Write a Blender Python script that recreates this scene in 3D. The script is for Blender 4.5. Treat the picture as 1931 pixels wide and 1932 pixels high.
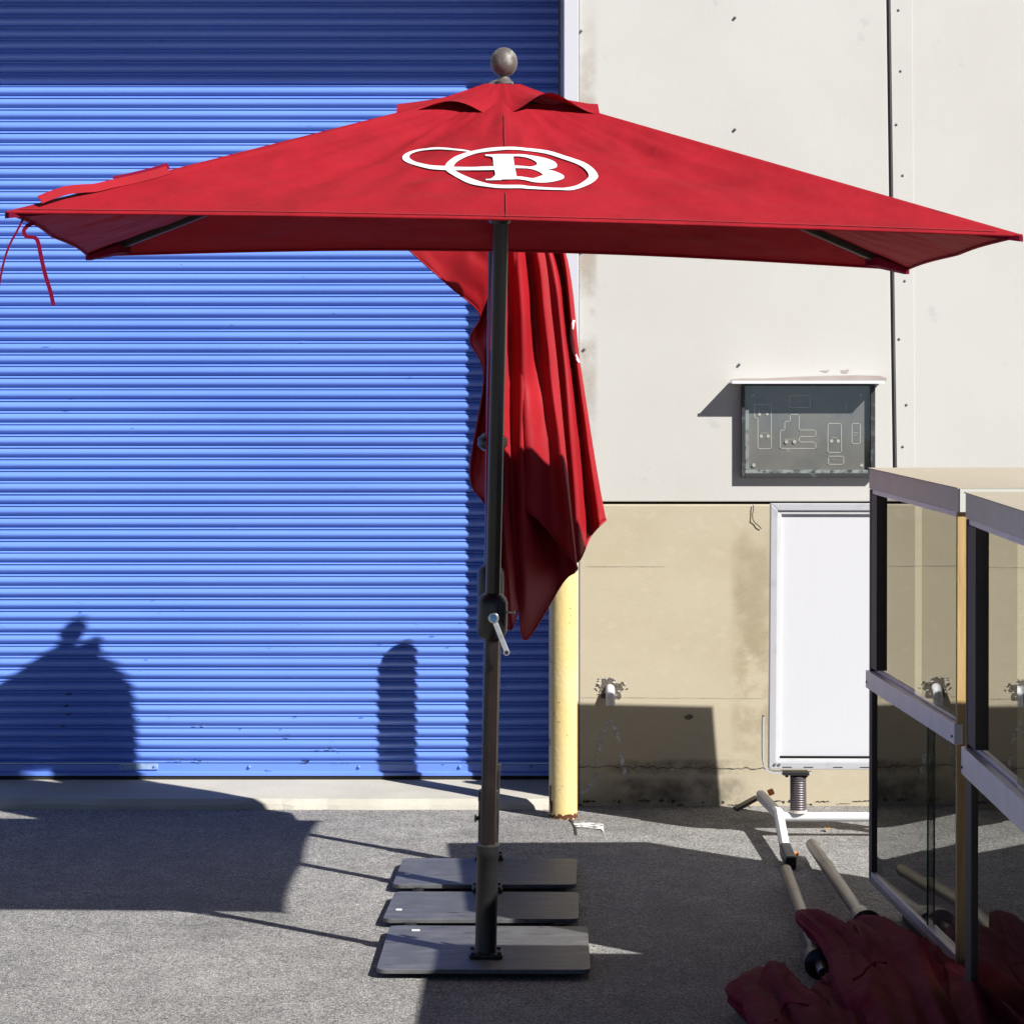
import bpy, bmesh, math, random
from mathutils import Vector, Matrix, noise
from mathutils.bvhtree import BVHTree
random.seed(7)
for o in list(bpy.data.objects): bpy.data.objects.remove(o)
scn = bpy.context.scene
COL = scn.collection

# ---------------------------------------------------------------- camera, sky, sun, exposure
# The photograph was surveyed in a 1931 px wide frame: F = focal length, XV/HZ = point the camera faces.
F, XV, HZ, CZ = 5350.0, 800.0, 715.0, 1.711
cam_d = bpy.data.cameras.new('camera'); cam = bpy.data.objects.new('camera', cam_d); COL.objects.link(cam)
cam.location = (0, 0, CZ); cam.rotation_euler = (math.radians(90), 0, 0)
cam_d.sensor_fit = 'HORIZONTAL'; cam_d.sensor_width = 36; cam_d.lens = 36*F/1931
cam_d.shift_x = (965.5-XV)/1931; cam_d.shift_y = -(966-HZ)/1931
cam_d.clip_start = 0.1; cam_d.clip_end = 500
scn.camera = cam
SL = Vector((-0.95, 0.90, -1.0)).normalized()          # the way sunlight travels
w = bpy.data.worlds.new('World'); scn.world = w; w.use_nodes = True
nt = w.node_tree; bg = nt.nodes['Background']
sky = nt.nodes.new('ShaderNodeTexSky'); sky.sky_type = 'NISHITA'; sky.sun_disc = False
sky.sun_elevation = math.asin(-SL.z); sky.sun_rotation = math.atan2(-SL.x, -SL.y)
sky.air_density = 0.30; sky.dust_density = 0.0; sky.ozone_density = 2.0
nt.links.new(sky.outputs[0], bg.inputs[0]); bg.inputs[1].default_value = 0.05
sun_d = bpy.data.lights.new('sun', 'SUN'); sun = bpy.data.objects.new('sun', sun_d); COL.objects.link(sun)
sun_d.energy = 5.0; sun_d.angle = math.radians(0.53); sun_d.color = (1.0, 0.98, 0.945)
sun.rotation_euler = SL.to_track_quat('-Z', 'Y').to_euler()
vs = scn.view_settings; vs.view_transform = 'Standard'; vs.look = 'None'; vs.exposure = 0.85; vs.gamma = 1
vs.use_curve_mapping = False
scn.render.engine = 'CYCLES'

# ---------------------------------------------------------------- survey helpers
def P(x, y, Y): return Vector(((x-XV)*Y/F, Y, CZ-(y-HZ)*Y/F))
WY = 11.375                                            # wall face
SLOPE = 0.01963
def gz(Y): return SLOPE*(Y-WY)
def G(x, y, dz=0.0):                                    # surveyed point on the ground (raised by dz)
    k = (y-HZ)/F; Y = (CZ+SLOPE*WY-dz)/(k+SLOPE)
    return P(x, y, Y)
def zc(ox, oy, s): return lambda x, y: ((ox+x/s)/1.11911, (oy+y/s)/1.11911)

# ---------------------------------------------------------------- object helpers
def link(name, me, m=None, parent=None):
    o = bpy.data.objects.new(name, me); COL.objects.link(o)
    if m is not None and me is not None and not me.materials: me.materials.append(m)
    if parent: o.parent = parent; o.matrix_parent_inverse = parent.matrix_basis.inverted()
    return o
def tag(o, label=None, cat=None, group=None, kind=None):
    if label: o['label'] = label
    if cat: o['category'] = cat
    if group: o['group'] = group
    if kind: o['kind'] = kind
    return o
def thing(name, label, cat, loc, group=None):
    o = bpy.data.objects.new(name, None); COL.objects.link(o); o.location = loc
    o.empty_display_size = 0.1
    return tag(o, label, cat, group)
def B2(name, bm, m, parent=None, smooth=False, bevel=0):
    me = bpy.data.meshes.new(name)
    bmesh.ops.recalc_face_normals(bm, faces=bm.faces)
    bm.to_mesh(me); bm.free()
    if smooth:
        for p in me.polygons: p.use_smooth = True
    o = link(name, me, m, parent)
    if bevel:
        b = o.modifiers.new('bevel', 'BEVEL'); b.width = bevel; b.segments = 2; b.limit_method = 'ANGLE'
    return o
def add_box(bm, x0, x1, y0, y1, z0, z1):
    vs_ = [bm.verts.new(c) for c in ((x0,y0,z0),(x1,y0,z0),(x1,y1,z0),(x0,y1,z0),(x0,y0,z1),(x1,y0,z1),(x1,y1,z1),(x0,y1,z1))]
    for f in ((0,3,2,1),(4,5,6,7),(0,1,5,4),(1,2,6,5),(2,3,7,6),(3,0,4,7)): bm.faces.new([vs_[i] for i in f])
def box(name, x0, x1, y0, y1, z0, z1, m, parent=None, bevel=0):
    bm = bmesh.new(); add_box(bm, x0, x1, y0, y1, z0, z1); return B2(name, bm, m, parent, False, bevel)
def add_bar(bm, a, b, w_, h_, up=Vector((0,0,1))):
    a = Vector(a); b = Vector(b); d = (b-a).normalized(); s = d.cross(up)
    if s.length < 1e-3: s = d.cross(Vector((0,1,0)))
    s.normalize(); u = s.cross(d)
    v = [bm.verts.new(p+s*i*w_/2+u*j*h_/2) for p in (a, b) for i, j in ((-1,-1),(1,-1),(1,1),(-1,1))]
    for f in ((0,1,2,3),(7,6,5,4),(0,4,5,1),(1,5,6,2),(2,6,7,3),(3,7,4,0)): bm.faces.new([v[i] for i in f])
def bar(name, a, b, w_, h_, m, parent=None, bevel=0, up=Vector((0,0,1))):
    bm = bmesh.new(); add_bar(bm, a, b, w_, h_, up); return B2(name, bm, m, parent, False, bevel)
def add_tube(bm, pts, rad, n=16, cap=True):
    pts = [Vector(p) for p in pts]; rings = []
    if not isinstance(rad, (list, tuple)): rad = [rad]*len(pts)
    d = (pts[1]-pts[0]).normalized(); ref = Vector((0,0,1)) if abs(d.z) < .9 else Vector((0,1,0))
    u = d.cross(ref).normalized()
    for i, p in enumerate(pts):
        if i == 0: d = pts[1]-pts[0]
        elif i == len(pts)-1: d = pts[-1]-pts[-2]
        else: d = (pts[i+1]-p).normalized()+(p-pts[i-1]).normalized()
        d = d.normalized() if d.length > 1e-9 else Vector((0,0,1))
        u = (u-d*u.dot(d)).normalized(); v = d.cross(u)
        rings.append([bm.verts.new(p+(u*math.cos(2*math.pi*k/n)+v*math.sin(2*math.pi*k/n))*rad[i]) for k in range(n)])
    for a, b in zip(rings, rings[1:]):
        for k in range(n): bm.faces.new((a[k], a[(k+1)%n], b[(k+1)%n], b[k]))
    if cap: bm.faces.new(rings[0][::-1]); bm.faces.new(rings[-1])
def tube(name, pts, rad, m, parent=None, n=16, smooth=True):
    bm = bmesh.new(); add_tube(bm, pts, rad, n); o = B2(name, bm, m, parent, smooth)
    if smooth:
        e = o.modifiers.new('split', 'EDGE_SPLIT'); e.split_angle = math.radians(50)
    return o
def lathe(name, axis0, axis1, prof, m, parent=None, n=28):
    a = Vector(axis0); b = Vector(axis1)
    return tube(name, [a+(b-a)*t for t, r in prof], [max(r, 1e-4) for t, r in prof], m, parent, n)
def catmull(p, t):
    n = len(p)-1; t = min(max(t, 0), 1)*n; i = min(int(t), n-1); f = t-i
    a = p[max(i-1,0)]; b = p[i]; c = p[i+1]; d = p[min(i+2,n)]
    return 0.5*((2*b)+(c-a)*f+(2*a-5*b+4*c-d)*f*f+(3*b-a-3*c+d)*f*f*f)
def poly(name, pts, m, parent=None, thick=0.0, n=None):
    bm = bmesh.new(); f = bm.faces.new([bm.verts.new(p) for p in pts])
    if thick:
        f.normal_update(); nn = n or f.normal
        r = bmesh.ops.extrude_face_region(bm, geom=[f])
        bmesh.ops.translate(bm, verts=[v for v in r['geom'] if isinstance(v, bmesh.types.BMVert)], vec=nn*thick)
    return B2(name, bm, m, parent)
def ribbon(name, pts, width, m, parent=None, side=Vector((1,0,0)), th=0.0012):
    bm = bmesh.new(); pts = [Vector(p) for p in pts]; N = len(pts)*5
    sm = [catmull(pts, i/(N-1)) for i in range(N)]
    L = []
    for i, p in enumerate(sm):
        d = (sm[min(i+1,N-1)]-sm[max(i-1,0)]).normalized(); s = side-d*side.dot(d); s.normalize(); nn = d.cross(s)
        L.append([bm.verts.new(p+s*a*width/2+nn*b*th) for a, b in ((-1,-1),(1,-1),(1,1),(-1,1))])
    for a, b in zip(L, L[1:]):
        for k in range(4): bm.faces.new((a[k], a[(k+1)%4], b[(k+1)%4], b[k]))
    bm.faces.new(L[0][::-1]); bm.faces.new(L[-1])
    return B2(name, bm, m, parent, False)

# ---------------------------------------------------------------- materials
ALB = 0.74                                              # all albedos share one calibration with the exposure
def mat(name, c, rough=0.6, metal=0.0, var=None, vscale=6.0, vmin=0.4, vmax=0.7, stretch=(1,1,1),
        bump=0.0, bscale=200.0, bdet=4, spec=0.5, transl=0.0, var2=None, v2scale=40, v2min=.55, v2max=.7, coat=0):
    if metal < .3 and 'blue' not in name and 'yellow' not in name: c, var, var2 = [None if q_ is None else tuple(x*ALB for x in q_) for q_ in (c, var, var2)]
    m = bpy.data.materials.new(name); m.use_nodes = True; t = m.node_tree; N = t.nodes; Lk = t.links
    b = N['Principled BSDF']; out = N['Material Output']
    b.inputs['Roughness'].default_value = rough; b.inputs['Metallic'].default_value = metal
    b.inputs['Specular IOR Level'].default_value = spec; b.inputs['Coat Weight'].default_value = coat
    tc = N.new('ShaderNodeTexCoord'); mp = N.new('ShaderNodeMapping'); mp.inputs['Scale'].default_value = stretch
    geo = N.new('ShaderNodeNewGeometry'); Lk.new(geo.outputs['Position'], mp.inputs[0])
    rgb = N.new('ShaderNodeRGB'); rgb.outputs[0].default_value = (*c, 1); col = rgb.outputs[0]
    def blend(col, c2, sc, lo, hi, detail=6):
        n = N.new('ShaderNodeTexNoise'); n.inputs['Scale'].default_value = sc; n.inputs['Detail'].default_value = detail
        n.inputs['Roughness'].default_value = .6
        Lk.new(mp.outputs[0], n.inputs['Vector'])
        r = N.new('ShaderNodeMapRange'); r.inputs[1].default_value = lo; r.inputs[2].default_value = hi
        Lk.new(n.outputs[0], r.inputs[0])
        mx = N.new('ShaderNodeMix'); mx.data_type = 'RGBA'; Lk.new(r.outputs[0], mx.inputs[0])
        Lk.new(col, mx.inputs[6]); mx.inputs[7].default_value = (*c2, 1); return mx.outputs[2]
    if var: col = blend(col, var, vscale, vmin, vmax)
    if var2: col = blend(col, var2, v2scale, v2min, v2max)
    Lk.new(col, b.inputs['Base Color'])
    if bump:
        n = N.new('ShaderNodeTexNoise'); n.inputs['Scale'].default_value = bscale; n.inputs['Detail'].default_value = bdet
        Lk.new(mp.outputs[0], n.inputs['Vector']); bp = N.new('ShaderNodeBump'); bp.inputs['Strength'].default_value = 1
        bp.inputs['Distance'].default_value = bump; Lk.new(n.outputs[0], bp.inputs['Height']); Lk.new(bp.outputs[0], b.inputs['Normal'])
    if transl:
        tr = N.new('ShaderNodeBsdfTranslucent'); Lk.new(col, tr.inputs[0]); ms = N.new('ShaderNodeMixShader')
        ms.inputs[0].default_value = transl; Lk.new(b.outputs[0], ms.inputs[1]); Lk.new(tr.outputs[0], ms.inputs[2])
        Lk.new(ms.outputs[0], out.inputs[0])
    m['col'] = 1
    return m
def glassmat(name, tint=(0.92,0.97,0.94), ior=1.55, gain=1.0, rough=0.0):
    m = bpy.data.materials.new(name); m.use_nodes = True; t = m.node_tree; N = t.nodes; Lk = t.links
    N.remove(N['Principled BSDF']); out = N['Material Output']
    fr = N.new('ShaderNodeFresnel'); gb = N.new('ShaderNodeNewGeometry'); mi = N.new('ShaderNodeMapRange'); mi.inputs[3].default_value = ior; mi.inputs[4].default_value = 1/ior
    Lk.new(gb.outputs['Backfacing'], mi.inputs[0]); Lk.new(mi.outputs[0], fr.inputs[0])
    a = N.new('ShaderNodeMath'); a.operation = 'MULTIPLY'; Lk.new(fr.outputs[0], a.inputs[0]); a.inputs[1].default_value = 2*gain
    b = N.new('ShaderNodeMath'); b.operation = 'ADD'; Lk.new(fr.outputs[0], b.inputs[0]); b.inputs[1].default_value = 1
    d = N.new('ShaderNodeMath'); d.operation = 'DIVIDE'; d.use_clamp = True; Lk.new(a.outputs[0], d.inputs[0]); Lk.new(b.outputs[0], d.inputs[1])
    tr = N.new('ShaderNodeBsdfTransparent'); tr.inputs[0].default_value = (*tint, 1)
    gl = N.new('ShaderNodeBsdfGlossy'); gl.inputs['Roughness'].default_value = rough; gl.inputs[0].default_value = (.95,.97,.95,1)
    ms = N.new('ShaderNodeMixShader'); Lk.new(d.outputs[0], ms.inputs[0]); Lk.new(tr.outputs[0], ms.inputs[1]); Lk.new(gl.outputs[0], ms.inputs[2])
    Lk.new(ms.outputs[0], out.inputs[0]); return m
def asphalt_mat():
    m = bpy.data.materials.new('asphalt'); m.use_nodes = True; t = m.node_tree; N = t.nodes; Lk = t.links
    b = N['Principled BSDF']; b.inputs['Roughness'].default_value = .92; b.inputs['Specular IOR Level'].default_value = .25
    geo = N.new('ShaderNodeNewGeometry')
    wn = N.new('ShaderNodeTexNoise'); wn.inputs['Scale'].default_value = 60; wn.inputs['Detail'].default_value = 3
    Lk.new(geo.outputs['Position'], wn.inputs['Vector'])
    mixv = N.new('ShaderNodeMix'); mixv.data_type = 'VECTOR'; mixv.inputs[0].default_value = .012
    Lk.new(geo.outputs['Position'], mixv.inputs[4]); Lk.new(wn.outputs['Color'], mixv.inputs[5])
    v = N.new('ShaderNodeTexVoronoi'); v.inputs['Scale'].default_value = 190; Lk.new(mixv.outputs[1], v.inputs['Vector'])
    v2 = N.new('ShaderNodeTexVoronoi'); v2.feature = 'DISTANCE_TO_EDGE'; v2.inputs['Scale'].default_value = 125; Lk.new(mixv.outputs[1], v2.inputs['Vector'])
    hs = N.new('ShaderNodeSeparateColor'); Lk.new(v.outputs['Color'], hs.inputs[0])
    cr = N.new('ShaderNodeValToRGB'); e = cr.color_ramp.elements
    e[0].position = 0; e[0].color = (.20,.196,.19,1); e[1].position = 1; e[1].color = (.74,.69,.64,1)
    x = cr.color_ramp.elements.new(.35); x.color = (.47,.455,.435,1); x = cr.color_ramp.elements.new(.8); x.color = (.58,.56,.535,1)
    Lk.new(hs.outputs[0], cr.inputs[0])
    ed = N.new('ShaderNodeMapRange'); ed.inputs[1].default_value = 0; ed.inputs[2].default_value = .16; Lk.new(v2.outputs[0], ed.inputs[0])
    fine = N.new('ShaderNodeTexNoise'); fine.inputs['Scale'].default_value = 100; fine.inputs['Detail'].default_value = 6; fine.inputs['Roughness'].default_value = .75
    Lk.new(geo.outputs['Position'], fine.inputs['Vector'])
    fr = N.new('ShaderNodeMapRange'); fr.inputs[1].default_value = .36; fr.inputs[2].default_value = .60; fr.inputs[3].default_value = .45; Lk.new(fine.outputs[0], fr.inputs[0])
    mu = N.new('ShaderNodeMath'); mu.operation = 'MULTIPLY'
    er = N.new('ShaderNodeMapRange'); er.inputs[3].default_value = .30; er.inputs[4].default_value = 1; Lk.new(ed.outputs[0], er.inputs[0])
    Lk.new(er.outputs[0], mu.inputs[0]); Lk.new(fr.outputs[0], mu.inputs[1])
    big = N.new('ShaderNodeTexNoise'); big.inputs['Scale'].default_value = 1.6; big.inputs['Detail'].default_value = 7; Lk.new(geo.outputs['Position'], big.inputs['Vector'])
    br = N.new('ShaderNodeMapRange'); br.inputs[1].default_value = .3; br.inputs[2].default_value = .7; br.inputs[3].default_value = .86; br.inputs[4].default_value = 1.10; Lk.new(big.outputs[0], br.inputs[0])
    # old oil / water stains with a shape of their own
    st = N.new('ShaderNodeTexNoise'); st.inputs['Scale'].default_value = .75; st.inputs['Detail'].default_value = 9; st.inputs['Distortion'].default_value = .6
    Lk.new(geo.outputs['Position'], st.inputs['Vector'])
    sr = N.new('ShaderNodeMapRange'); sr.inputs[1].default_value = .60; sr.inputs[2].default_value = .70; sr.inputs[3].default_value = 1; sr.inputs[4].default_value = .66; Lk.new(st.outputs[0], sr.inputs[0])
    m2 = N.new('ShaderNodeMath'); m2.operation = 'MULTIPLY'; Lk.new(mu.outputs[0], m2.inputs[0]); Lk.new(br.outputs[0], m2.inputs[1])
    md = N.new('ShaderNodeTexNoise'); md.inputs['Scale'].default_value = 9; md.inputs['Detail'].default_value = 5; Lk.new(geo.outputs['Position'], md.inputs['Vector'])
    mr = N.new('ShaderNodeMapRange'); mr.inputs[1].default_value = .3; mr.inputs[2].default_value = .7; mr.inputs[3].default_value = .80; mr.inputs[4].default_value = 1.14; Lk.new(md.outputs[0], mr.inputs[0])
    mm = N.new('ShaderNodeMath'); mm.operation = 'MULTIPLY'; Lk.new(m2.outputs[0], mm.inputs[0]); Lk.new(mr.outputs[0], mm.inputs[1]); m2 = mm
    m3 = N.new('ShaderNodeMath'); m3.operation = 'MULTIPLY'; Lk.new(m2.outputs[0], m3.inputs[0]); Lk.new(sr.outputs[0], m3.inputs[1])
    sc = N.new('ShaderNodeVectorMath'); sc.operation = 'SCALE'; Lk.new(cr.outputs[0], sc.inputs[0]); Lk.new(m3.outputs[0], sc.inputs['Scale'])
    Lk.new(sc.outputs[0], b.inputs['Base Color'])
    bp = N.new('ShaderNodeBump'); bp.inputs['Distance'].default_value = .0035; Lk.new(m3.outputs[0], bp.inputs['Height']); Lk.new(bp.outputs[0], b.inputs['Normal'])
    return m
def decalmat(name, c, scale=30, lo=.45, hi=.6, rough=.8):
    m = bpy.data.materials.new(name); m.use_nodes = True; t = m.node_tree; N = t.nodes; Lk = t.links
    b = N['Principled BSDF']; b.inputs['Base Color'].default_value = (*[x*ALB for x in c], 1); b.inputs['Roughness'].default_value = rough
    geo = N.new('ShaderNodeNewGeometry'); n = N.new('ShaderNodeTexNoise'); n.inputs['Scale'].default_value = scale; n.inputs['Detail'].default_value = 6; n.inputs['Roughness'].default_value = .65
    Lk.new(geo.outputs['Position'], n.inputs['Vector'])
    r = N.new('ShaderNodeMapRange'); r.inputs[1].default_value = lo; r.inputs[2].default_value = hi; Lk.new(n.outputs[0], r.inputs[0])
    Lk.new(r.outputs[0], b.inputs['Alpha']); return m
M = {}
M['asphalt'] = asphalt_mat()
M['red'] = mat('red_canvas', (.345,.009,.018), .78, var=(.26,.007,.014), vscale=5, vmin=.45, vmax=.75, bump=.012, bscale=7, bdet=7, spec=.15, transl=.012, var2=(.40,.015,.026), v2scale=700, v2min=.56, v2max=.72)
M['red2'] = mat('red_canvas_smooth', (.43,.010,.018), .6, var=(.35,.008,.014), vscale=4, bump=.0004, bscale=900, spec=.25, transl=.05)
M['red_shade'] = mat('shaded_red_canvas', (.185,.003,.027), .85, var=(.12,.002,.017), vscale=8, bump=.008, bscale=9, bdet=7, spec=.10, transl=.02)  # red canvas darkened and cooled, shade put into its colour
M['bronze'] = mat('dark_bronze_paint', (.017,.012,.011), .32, .15, var=(.028,.019,.016), vscale=14, spec=.5)
M['bronze2'] = mat('black_steel_paint', (.020,.019,.020), .45, .1, var=(.035,.033,.034), vscale=20, vmin=.5, vmax=.8)
M['blackp'] = mat('black_plastic', (.012,.012,.013), .38, 0, var=(.02,.02,.02), vscale=10)
M['plate'] = mat('plate_steel', (.12,.12,.125), .5, .2, var=(.20,.20,.205), vscale=9, vmin=.45, vmax=.75, bump=.0005, bscale=60, stretch=(1,2.5,1), var2=(.045,.043,.042), v2scale=16, v2min=.58, v2max=.7)
M['finial'] = mat('worn_bronze_finial', (.13,.11,.10), .5, .1, var=(.30,.28,.26), vscale=28, vmin=.50, vmax=.62)
M['alu'] = mat('aluminium', (.62,.60,.64), .42, .3, var=(.55,.53,.57), vscale=12)
M['aluw'] = mat('sign_frame_paint', (.62,.62,.65), .4, .1, var=(.50,.50,.52), vscale=15, vmin=.55, vmax=.75)
M['steel'] = mat('bright_steel', (.55,.54,.53), .32, .8, var=(.4,.38,.36), vscale=30)
M['tan_tube'] = mat('champagne_tube', (.17,.14,.105), .38, .5, var=(.10,.085,.065), vscale=12)
M['white'] = mat('white_paint', (.78,.78,.79), .5, 0, var=(.68,.67,.66), vscale=10, vmin=.5, vmax=.8, var2=(.25,.18,.13), v2scale=30, v2min=.68, v2max=.74)
M['signface'] = mat('white_corrugated', (.76,.76,.79), .5)
M['mark'] = mat('white_print', (.82,.81,.80), .7)
M['wallu'] = mat('wall_panel', (.61,.595,.555), .85, 0, var=(.575,.555,.51), vscale=1.3, vmin=.4, vmax=.75, bump=.0005, bscale=300, var2=(.49,.485,.47), v2scale=7, v2min=.66, v2max=.78)
M['walll'] = mat('tan_concrete', (.54,.47,.34), .9, 0, var=(.49,.42,.29), vscale=2.1, vmin=.42, vmax=.72, bump=.0006, bscale=160, stretch=(1,1,1.5), var2=(.56,.49,.37), v2scale=14, v2min=.54, v2max=.72)
M['gap_black'] = mat('dark_gap', (.015,.014,.013), .9)  # near-black for seal and backings, also paints the shade inside hollow ends
M['caulk'] = mat('purple_grey_sealant', (.10,.098,.12), .7)
M['jamb'] = mat('white_steel_jamb', (.62,.62,.67), .45)
M['blue'] = mat('blue_enamel', (.125,.235,.68), .33, 0, var=(.10,.195,.62), vscale=2.2, vmin=.4, vmax=.7, stretch=(.25,1,1), spec=.8, var2=(.04,.11,.36), v2scale=34, v2min=.70, v2max=.76)
M['conc'] = mat('pale_concrete', (.58,.545,.46), .9, 0, var=(.48,.45,.38), vscale=3, bump=.002, bscale=120, var2=(.54,.50,.42), v2scale=50, v2min=.5, v2max=.75)
M['yellow'] = mat('yellow_bollard_paint', (.62,.47,.19), .42, 0, var=(.60,.49,.25), vscale=5, bump=.0015, bscale=60)
M['rust'] = mat('rust', (.16,.045,.015), .9, 0, var=(.07,.025,.012), vscale=60)
M['lam'] = mat('beige_laminate', (.50,.44,.335), .6, 0, var=(.46,.40,.30), vscale=3, stretch=(1,.25,1), var2=(.60,.55,.46), v2scale=25, v2min=.64, v2max=.72)
M['fascia'] = mat('taupe_laminate', (.78,.71,.64), .55, 0, var=(.72,.65,.58), vscale=6)
M['wood'] = mat('raw_plywood', (.55,.37,.15), .75, 0, var=(.44,.28,.10), vscale=10, stretch=(6,6,.5), bump=.001, bscale=60)
M['dkwood'] = mat('dark_brown_laminate', (.062,.043,.030), .6, 0, var=(.04,.028,.02), vscale=8)
M['glass'] = glassmat('thin_glass', gain=1.0)
M['glass2'] = glassmat('dusty_glass', (.93,.95,.94), 1.5, .8, .06)
M['gedge'] = mat('green_glass_edge', (.004,.05,.028), .15, 0)
M['board'] = mat('map_board', (.20,.187,.172), .6, 0, var=(.15,.15,.15), vscale=9, vmin=.4, vmax=.65)
M['mapline'] = mat('map_line_print', (.52,.50,.44), .7)
M['boxm'] = mat('weathered_black_metal', (.035,.036,.04), .6, .2, var=(.15,.17,.175), vscale=22, vmin=.56, vmax=.72)
M['pvc'] = mat('pvc_pipe', (.70,.69,.74), .45)
M['orange'] = mat('orange_plastic', (.80,.22,.02), .5)
M['leaf'] = mat('dry_leaf', (.38,.23,.09), .8)
M['chalk'] = decalmat('chalk_streak', (.68,.67,.66), 26, .42, .62)
M['stain'] = decalmat('ochre_stain', (.47,.33,.17), 5, .40, .72)
M['crack'] = mat('crack_dark', (.03,.026,.022), .95)
M['roadpaint'] = decalmat('worn_road_paint', (.85,.85,.83), 45, .40, .52)
M['patch'] = mat('mortar_patch', (.42,.36,.33), .9, 0, var=(.36,.30,.28), vscale=9)
M['spall'] = mat('broken_concrete', (.17,.14,.11), .95, 0, var=(.07,.058,.045), vscale=70, bump=.006, bscale=50)
M['sticker'] = mat('white_sticker', (.8,.8,.8), .5)
M['brand'] = mat('blue_badge', (.02,.06,.13), .3)

# ================================================================= SETTING
def ground():
    bm = bmesh.new(); xs = [-60,-12,-6,-3,0,3,6,12,60]; ys = [-40,-10,0,4,7,9,11,WY+.6]
    g = [[bm.verts.new((x, y, gz(y))) for x in xs] for y in ys]
    for a, b in zip(g, g[1:]):
        for i in range(len(xs)-1): bm.faces.new((a[i], a[i+1], b[i+1], b[i]))
    tag(B2('ground', bm, M['asphalt']), kind='structure')
ground()
DX = (1063-XV)*WY/F                      # right side of the door opening
YD = 11.73                               # shutter plane
# concrete apron under the shutter with a worn, uneven front edge
bm = bmesh.new(); xs = [-7+i*.045 for i in range(int((DX-.0+7)/.045)+1)]; rows = []
for x in xs:
    e = noise.noise((x*2.3, 3, 0))*.012+noise.noise((x*9, 7, 0))*.010+noise.noise((x*31, 1, 0))*.005
    yf = 11.285+e
    rows.append([bm.verts.new(c) for c in ((x, yf-.022, gz(yf)-.02), (x, yf-.006, .016+e*.5), (x, yf+.02, .037), (x, yf+.16, .045), (x, 11.9, .066))])
for a, b in zip(rows, rows[1:]):
    for k in range(4): bm.faces.new((a[k], b[k], b[k+1], a[k+1]))
ap = tag(B2('pavement', bm, M['conc']), kind='structure'); ap.name = 'concrete_apron'

# ---------------- warehouse wall (right of the shutter)
wall = thing('warehouse_wall', 'off-white panelled wall with tan concrete base right of the blue shutter', 'wall', (3, WY, 0))
JX0, JX1 = (1674-XV)*WY/F, (1686-XV)*WY/F
def zat(y, Y=WY): return CZ-(y-HZ)*Y/F
def xat(x, Y=WY): return (x-XV)*Y/F
zj0, zj1 = zat(951.5), zat(946.5)
WL = xat(1091.5)
box('wall_backing', WL-.02, 9, WY+.05, WY+.3, -.3, 6.2, M['gap_black'], wall)
# upper panels: the joint leans a little
def slab(name, quad, y0, y1, m, bevel=.004):
    bm = bmesh.new(); a = [bm.verts.new((x, y0, z)) for x, z in quad]; b = [bm.verts.new((x, y1, z)) for x, z in quad]
    n = len(quad); bm.faces.new(a); bm.faces.new(b[::-1])
    for i in range(n): bm.faces.new((a[i], b[i], b[(i+1)%n], a[(i+1)%n]))
    return B2(name, bm, m, wall, False, bevel)
k = (xat(1686)-xat(1674))/(zat(0)-zat(870))          # lean of the joint
def jx(z): return xat(1674)+(zat(0)-z)*k
gap = .0058
slab('wall_panel', [(WL, zj1), (jx(zj1)-gap, zj1), (jx(6.2)-gap, 6.2), (WL, 6.2)], WY, WY+.05, M['wallu'])
slab('wall_panel', [(jx(zj1)+gap, zj1), (9, zj1), (9, 6.2), (jx(6.2)+gap, 6.2)], WY-.002, WY+.05, M['wallu'])
slab('joint_sealant', [(jx(zj1)-gap, zj1), (jx(zj1)+gap, zj1), (jx(6.2)+gap, 6.2), (jx(6.2)-gap, 6.2)], WY+.012, WY+.05, M['caulk'], 0)
slab('trim_strip', [(jx(zj1)+gap+.004, zj1+.004), (xat(1725), zj1+.004), (xat(1712), 6.1), (jx(6.1)+gap+.004, 6.1)], WY-.006, WY-.003, M['wallu'], .001)
slab('wall_base', [(WL, -.3), (9, -.3), (9, zj0), (WL, zj0)], WY-.014, WY+.05, M['walll'], .006)
# screws of the panels
sp = [(1386,33),(1386,244),(1394,688),(1096,58),(1097,475),(1102,659),(1694,19),(1698,134),(1690,235),(1702,331),(1706,530),(1695,640),(1709,764),(1702,843)]
scm = None
for x, y in sp:
    p = P(x, y, WY-.004)
    bm = bmesh.new(); add_tube(bm, [p, p+Vector((0,-.004,0)), p+Vector((0,-.0055,0))], [.0058,.0052,.0025], 10); B2('screw', bm, M['plate'], wall, True)
# rust bleed beside the jamb, long stain on the base, hairline cracks
def softmat(name, c, scale, lo, hi):
    m = decalmat(name, c, scale, lo, hi); N = m.node_tree.nodes; Lk = m.node_tree.links; b = N['Principled BSDF']
    src = b.inputs['Alpha'].links[0].from_socket; tc = N.new('ShaderNodeTexCoord'); sx = N.new('ShaderNodeSeparateXYZ'); Lk.new(tc.outputs['Generated'], sx.inputs[0])
    for k_ in (0, 2):
        a = N.new('ShaderNodeMath'); a.operation = 'SUBTRACT'; a.inputs[0].default_value = 1; Lk.new(sx.outputs[k_], a.inputs[1])
        m_ = N.new('ShaderNodeMath'); m_.operation = 'MULTIPLY'; Lk.new(a.outputs[0], m_.inputs[0]); Lk.new(sx.outputs[k_], m_.inputs[1])
        f = N.new('ShaderNodeMapRange'); f.interpolation_type = 'SMOOTHSTEP'; f.inputs[1].default_value = .0; f.inputs[2].default_value = .25; Lk.new(m_.outputs[0], f.inputs[0])
        g = N.new('ShaderNodeMath'); g.operation = 'MULTIPLY'; Lk.new(src, g.inputs[0]); Lk.new(f.outputs[0], g.inputs[1]); src = g.outputs[0]
    Lk.new(src, b.inputs['Alpha']); return m
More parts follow.
